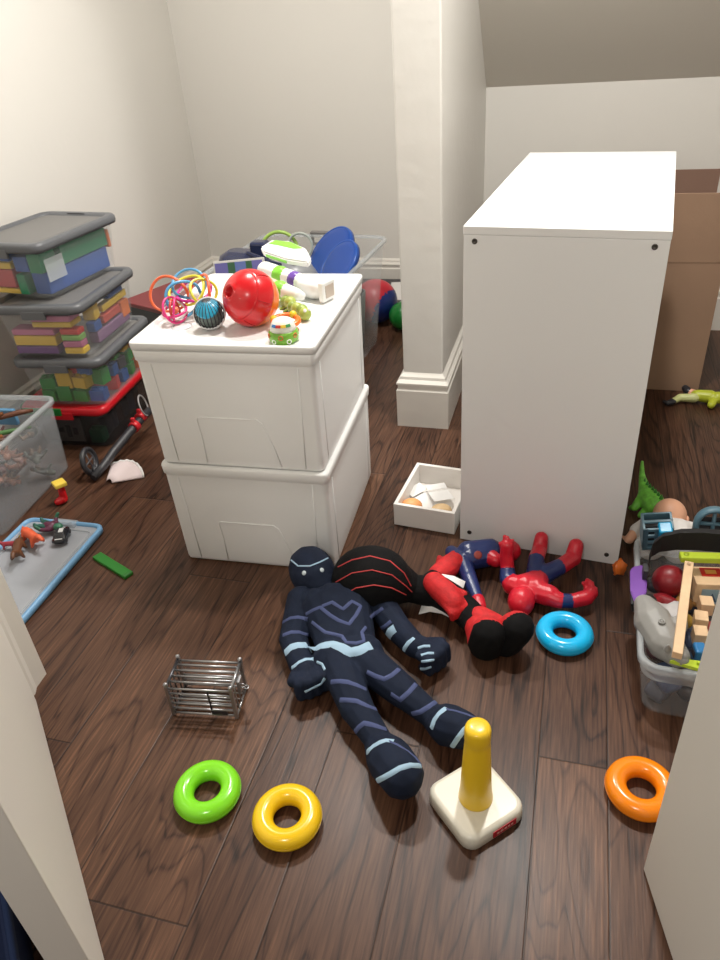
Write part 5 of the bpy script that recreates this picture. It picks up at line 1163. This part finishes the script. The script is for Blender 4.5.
# purple fin and black wheel
t = thing('purple_wing', 'purple leaf-shaped plastic wing lying on the left rim of the toy tote', 'toy part', (.225, 1.385, .180), 0)
bm = bmx(); add_prism(bm, [(-.026, .040), (-.018, .052), (.002, .056), (.012, .030), (.006, -.035), (-.004, -.070), (-.018, -.075), (-.028, -.030)], .0, .009, T=TM(ry=R(-14), rx=R(4))); bmesh.ops.bevel(bm, geom=list(bm.edges), offset=.0025, segments=2, affect='EDGES'); obj('wing', bm, plastic(.17, .05, .34, .35), t)
bm = bmx(); add_box(bm, -.030, -.060, -.030, -.020, .030, -.002, bev=.003, T=TM(ry=R(-14), rx=R(4))); obj('backing', bm, M['black'], t)
t = thing('toy_roller', 'black toy wheel with blue hub at the left of the toy tote', 'toy wheel', (.232, 1.322, .172), 0, rot=(R(70), R(10), R(30)))
bm = bmx(); add_torus(bm, .018, .008, 30, 12); obj('tyre', bm, M['black'], t)
bm = bmx(); add_lathe(bm, [(0, .005), (.010, .006), (.014, .002), (.014, -.004), (0, -.005)], 24); obj('hub', bm, plastic(.05, .12, .22, .35), t)
bm = bmx(); add_tube(bm, [(.02, -.006, 0), (.045, -.02, 0), (.06, -.022, .004)], .007, 10); obj('axle', bm, plastic(.04, .10, .20, .35), t)
P = []; bm = bmx()
sheet(bm, [[(-.03+.012*i, -.03+.014*j, .006*math.sin(i*1.7)+.005*math.cos(j*2.1+i)) for j in range(5)] for i in range(6)], .0015)
tag(obj('cloth_scrap', bm, mat('pale_cloth', (.48, .46, .45), .8, bump=.4), None, (.272, 1.318, .166)), 'crumpled pale scrap below the red figure in the toy tote', 'cloth')
for k, (x, y, z, c, lab) in enumerate(((.318, 1.375, .128, (.30, .14, .03), 'brown toy lump between the stick and the blocks'), (.312, 1.32, .128, (.38, .24, .04), 'mustard toy lump left of the wooden blocks'), (.365, 1.30, .128, (.28, .04, .03), 'dark red toy lump right of the wooden blocks'))):
    t = thing('toy_bear', lab, 'toy', (x, y, z), k)
    body('bear_body', [('e', (0, 0, .016), (.020, .024, .016)), ('e', (0, .022, .024), (.013, .013, .013)), ('c', (.012, .006, .014), (.026, .010, .008), .008, .006), ('c', (-.012, .006, .014), (-.026, .010, .008), .008, .006)], [plastic(*c, .6)], voxel=.003, it=2, parent=t)
# slate blue slotted baskets
sb = plastic(.10, .20, .26, .4)
t = thing('slotted_crate', 'slate blue slotted toy crate with a bright blue insert at the far end', 'toy', (.264, 1.562, .174), 0, rot=(R(18), R(-8), R(4)))
bm = bmx(); cw_, cd_, chh = .070, .052, .088
for (x0, y0, z0, x1, y1, z1) in ((-cw_/2, -cd_/2, 0, -cw_/2+.006, cd_/2, chh), (cw_/2-.006, -cd_/2, 0, cw_/2, cd_/2, chh), (-cw_/2, cd_/2-.005, 0, cw_/2, cd_/2, chh), (-cw_/2, -cd_/2, 0, cw_/2, cd_/2, .006),
        (-cw_/2, -cd_/2, 0, -cw_/2+.012, -cd_/2+.006, chh), (-.008, -cd_/2, 0, -.001, -cd_/2+.006, chh), (cw_/2-.008, -cd_/2, 0, cw_/2, -cd_/2+.006, chh),
        (-cw_/2, -cd_/2, 0, cw_/2, -cd_/2+.006, .012), (-cw_/2, -cd_/2, .026, 0, -cd_/2+.006, .036), (-cw_/2, -cd_/2, .052, 0, -cd_/2+.006, .062), (-cw_/2, -cd_/2, chh-.010, cw_/2, -cd_/2+.006, chh), (-cw_/2, -.004, chh-.006, cw_/2, .004, chh)):
    add_box(bm, x0, y0, z0, x1, y1, z1, bev=.0012)
obj('crate_shell', bm, sb, t)
bm = bmx(); add_box(bm, -cw_/2+.008, -.004, .008, cw_/2-.008, cd_/2-.007, .070, bev=.002); obj('dark_core', bm, M['dark'], t)
bm = bmx(); add_box(bm, .000, -cd_/2-.012, .030, .031, -.006, .092, bev=.004); add_box(bm, .001, -cd_/2-.0135, .058, .030, -cd_/2-.010, .064, bev=.001); obj('insert', bm, plastic(.01, .34, .62, .3), t)
t = thing('toy_arch', 'slate blue arched toy window piece at the right edge of the picture', 'toy', (.402, 1.625, .150), R(0), rot=(R(-10), 0, R(4)))
arc_ = [(-.040, 0), (-.040, .045)]+[(.040*math.cos(R(180-a_)), .045+.040*math.sin(R(a_))) for a_ in range(15, 180, 15)]+[(.040, .045), (.040, 0)]
bm = bmx(); add_tube(bm, [(x, 0, z) for x, z in arc_], .0075, 8, up=(0, 1, 0), flat=2.0); obj('arch_frame', bm, sb, t)
bm = bmx(); add_tube(bm, [(0, 0, 0), (0, 0, .084)], .005, 8); add_tube(bm, [(-.04, 0, .045), (.04, 0, .045)], .005, 8); add_tube(bm, [(-.04, 0, .004), (.04, 0, .004)], .006, 8); obj('mullion', bm, sb, t)
bm = bmx(); add_box(bm, -.036, .006, .004, .036, .010, .060); obj('pane', bm, M['dark'], t)
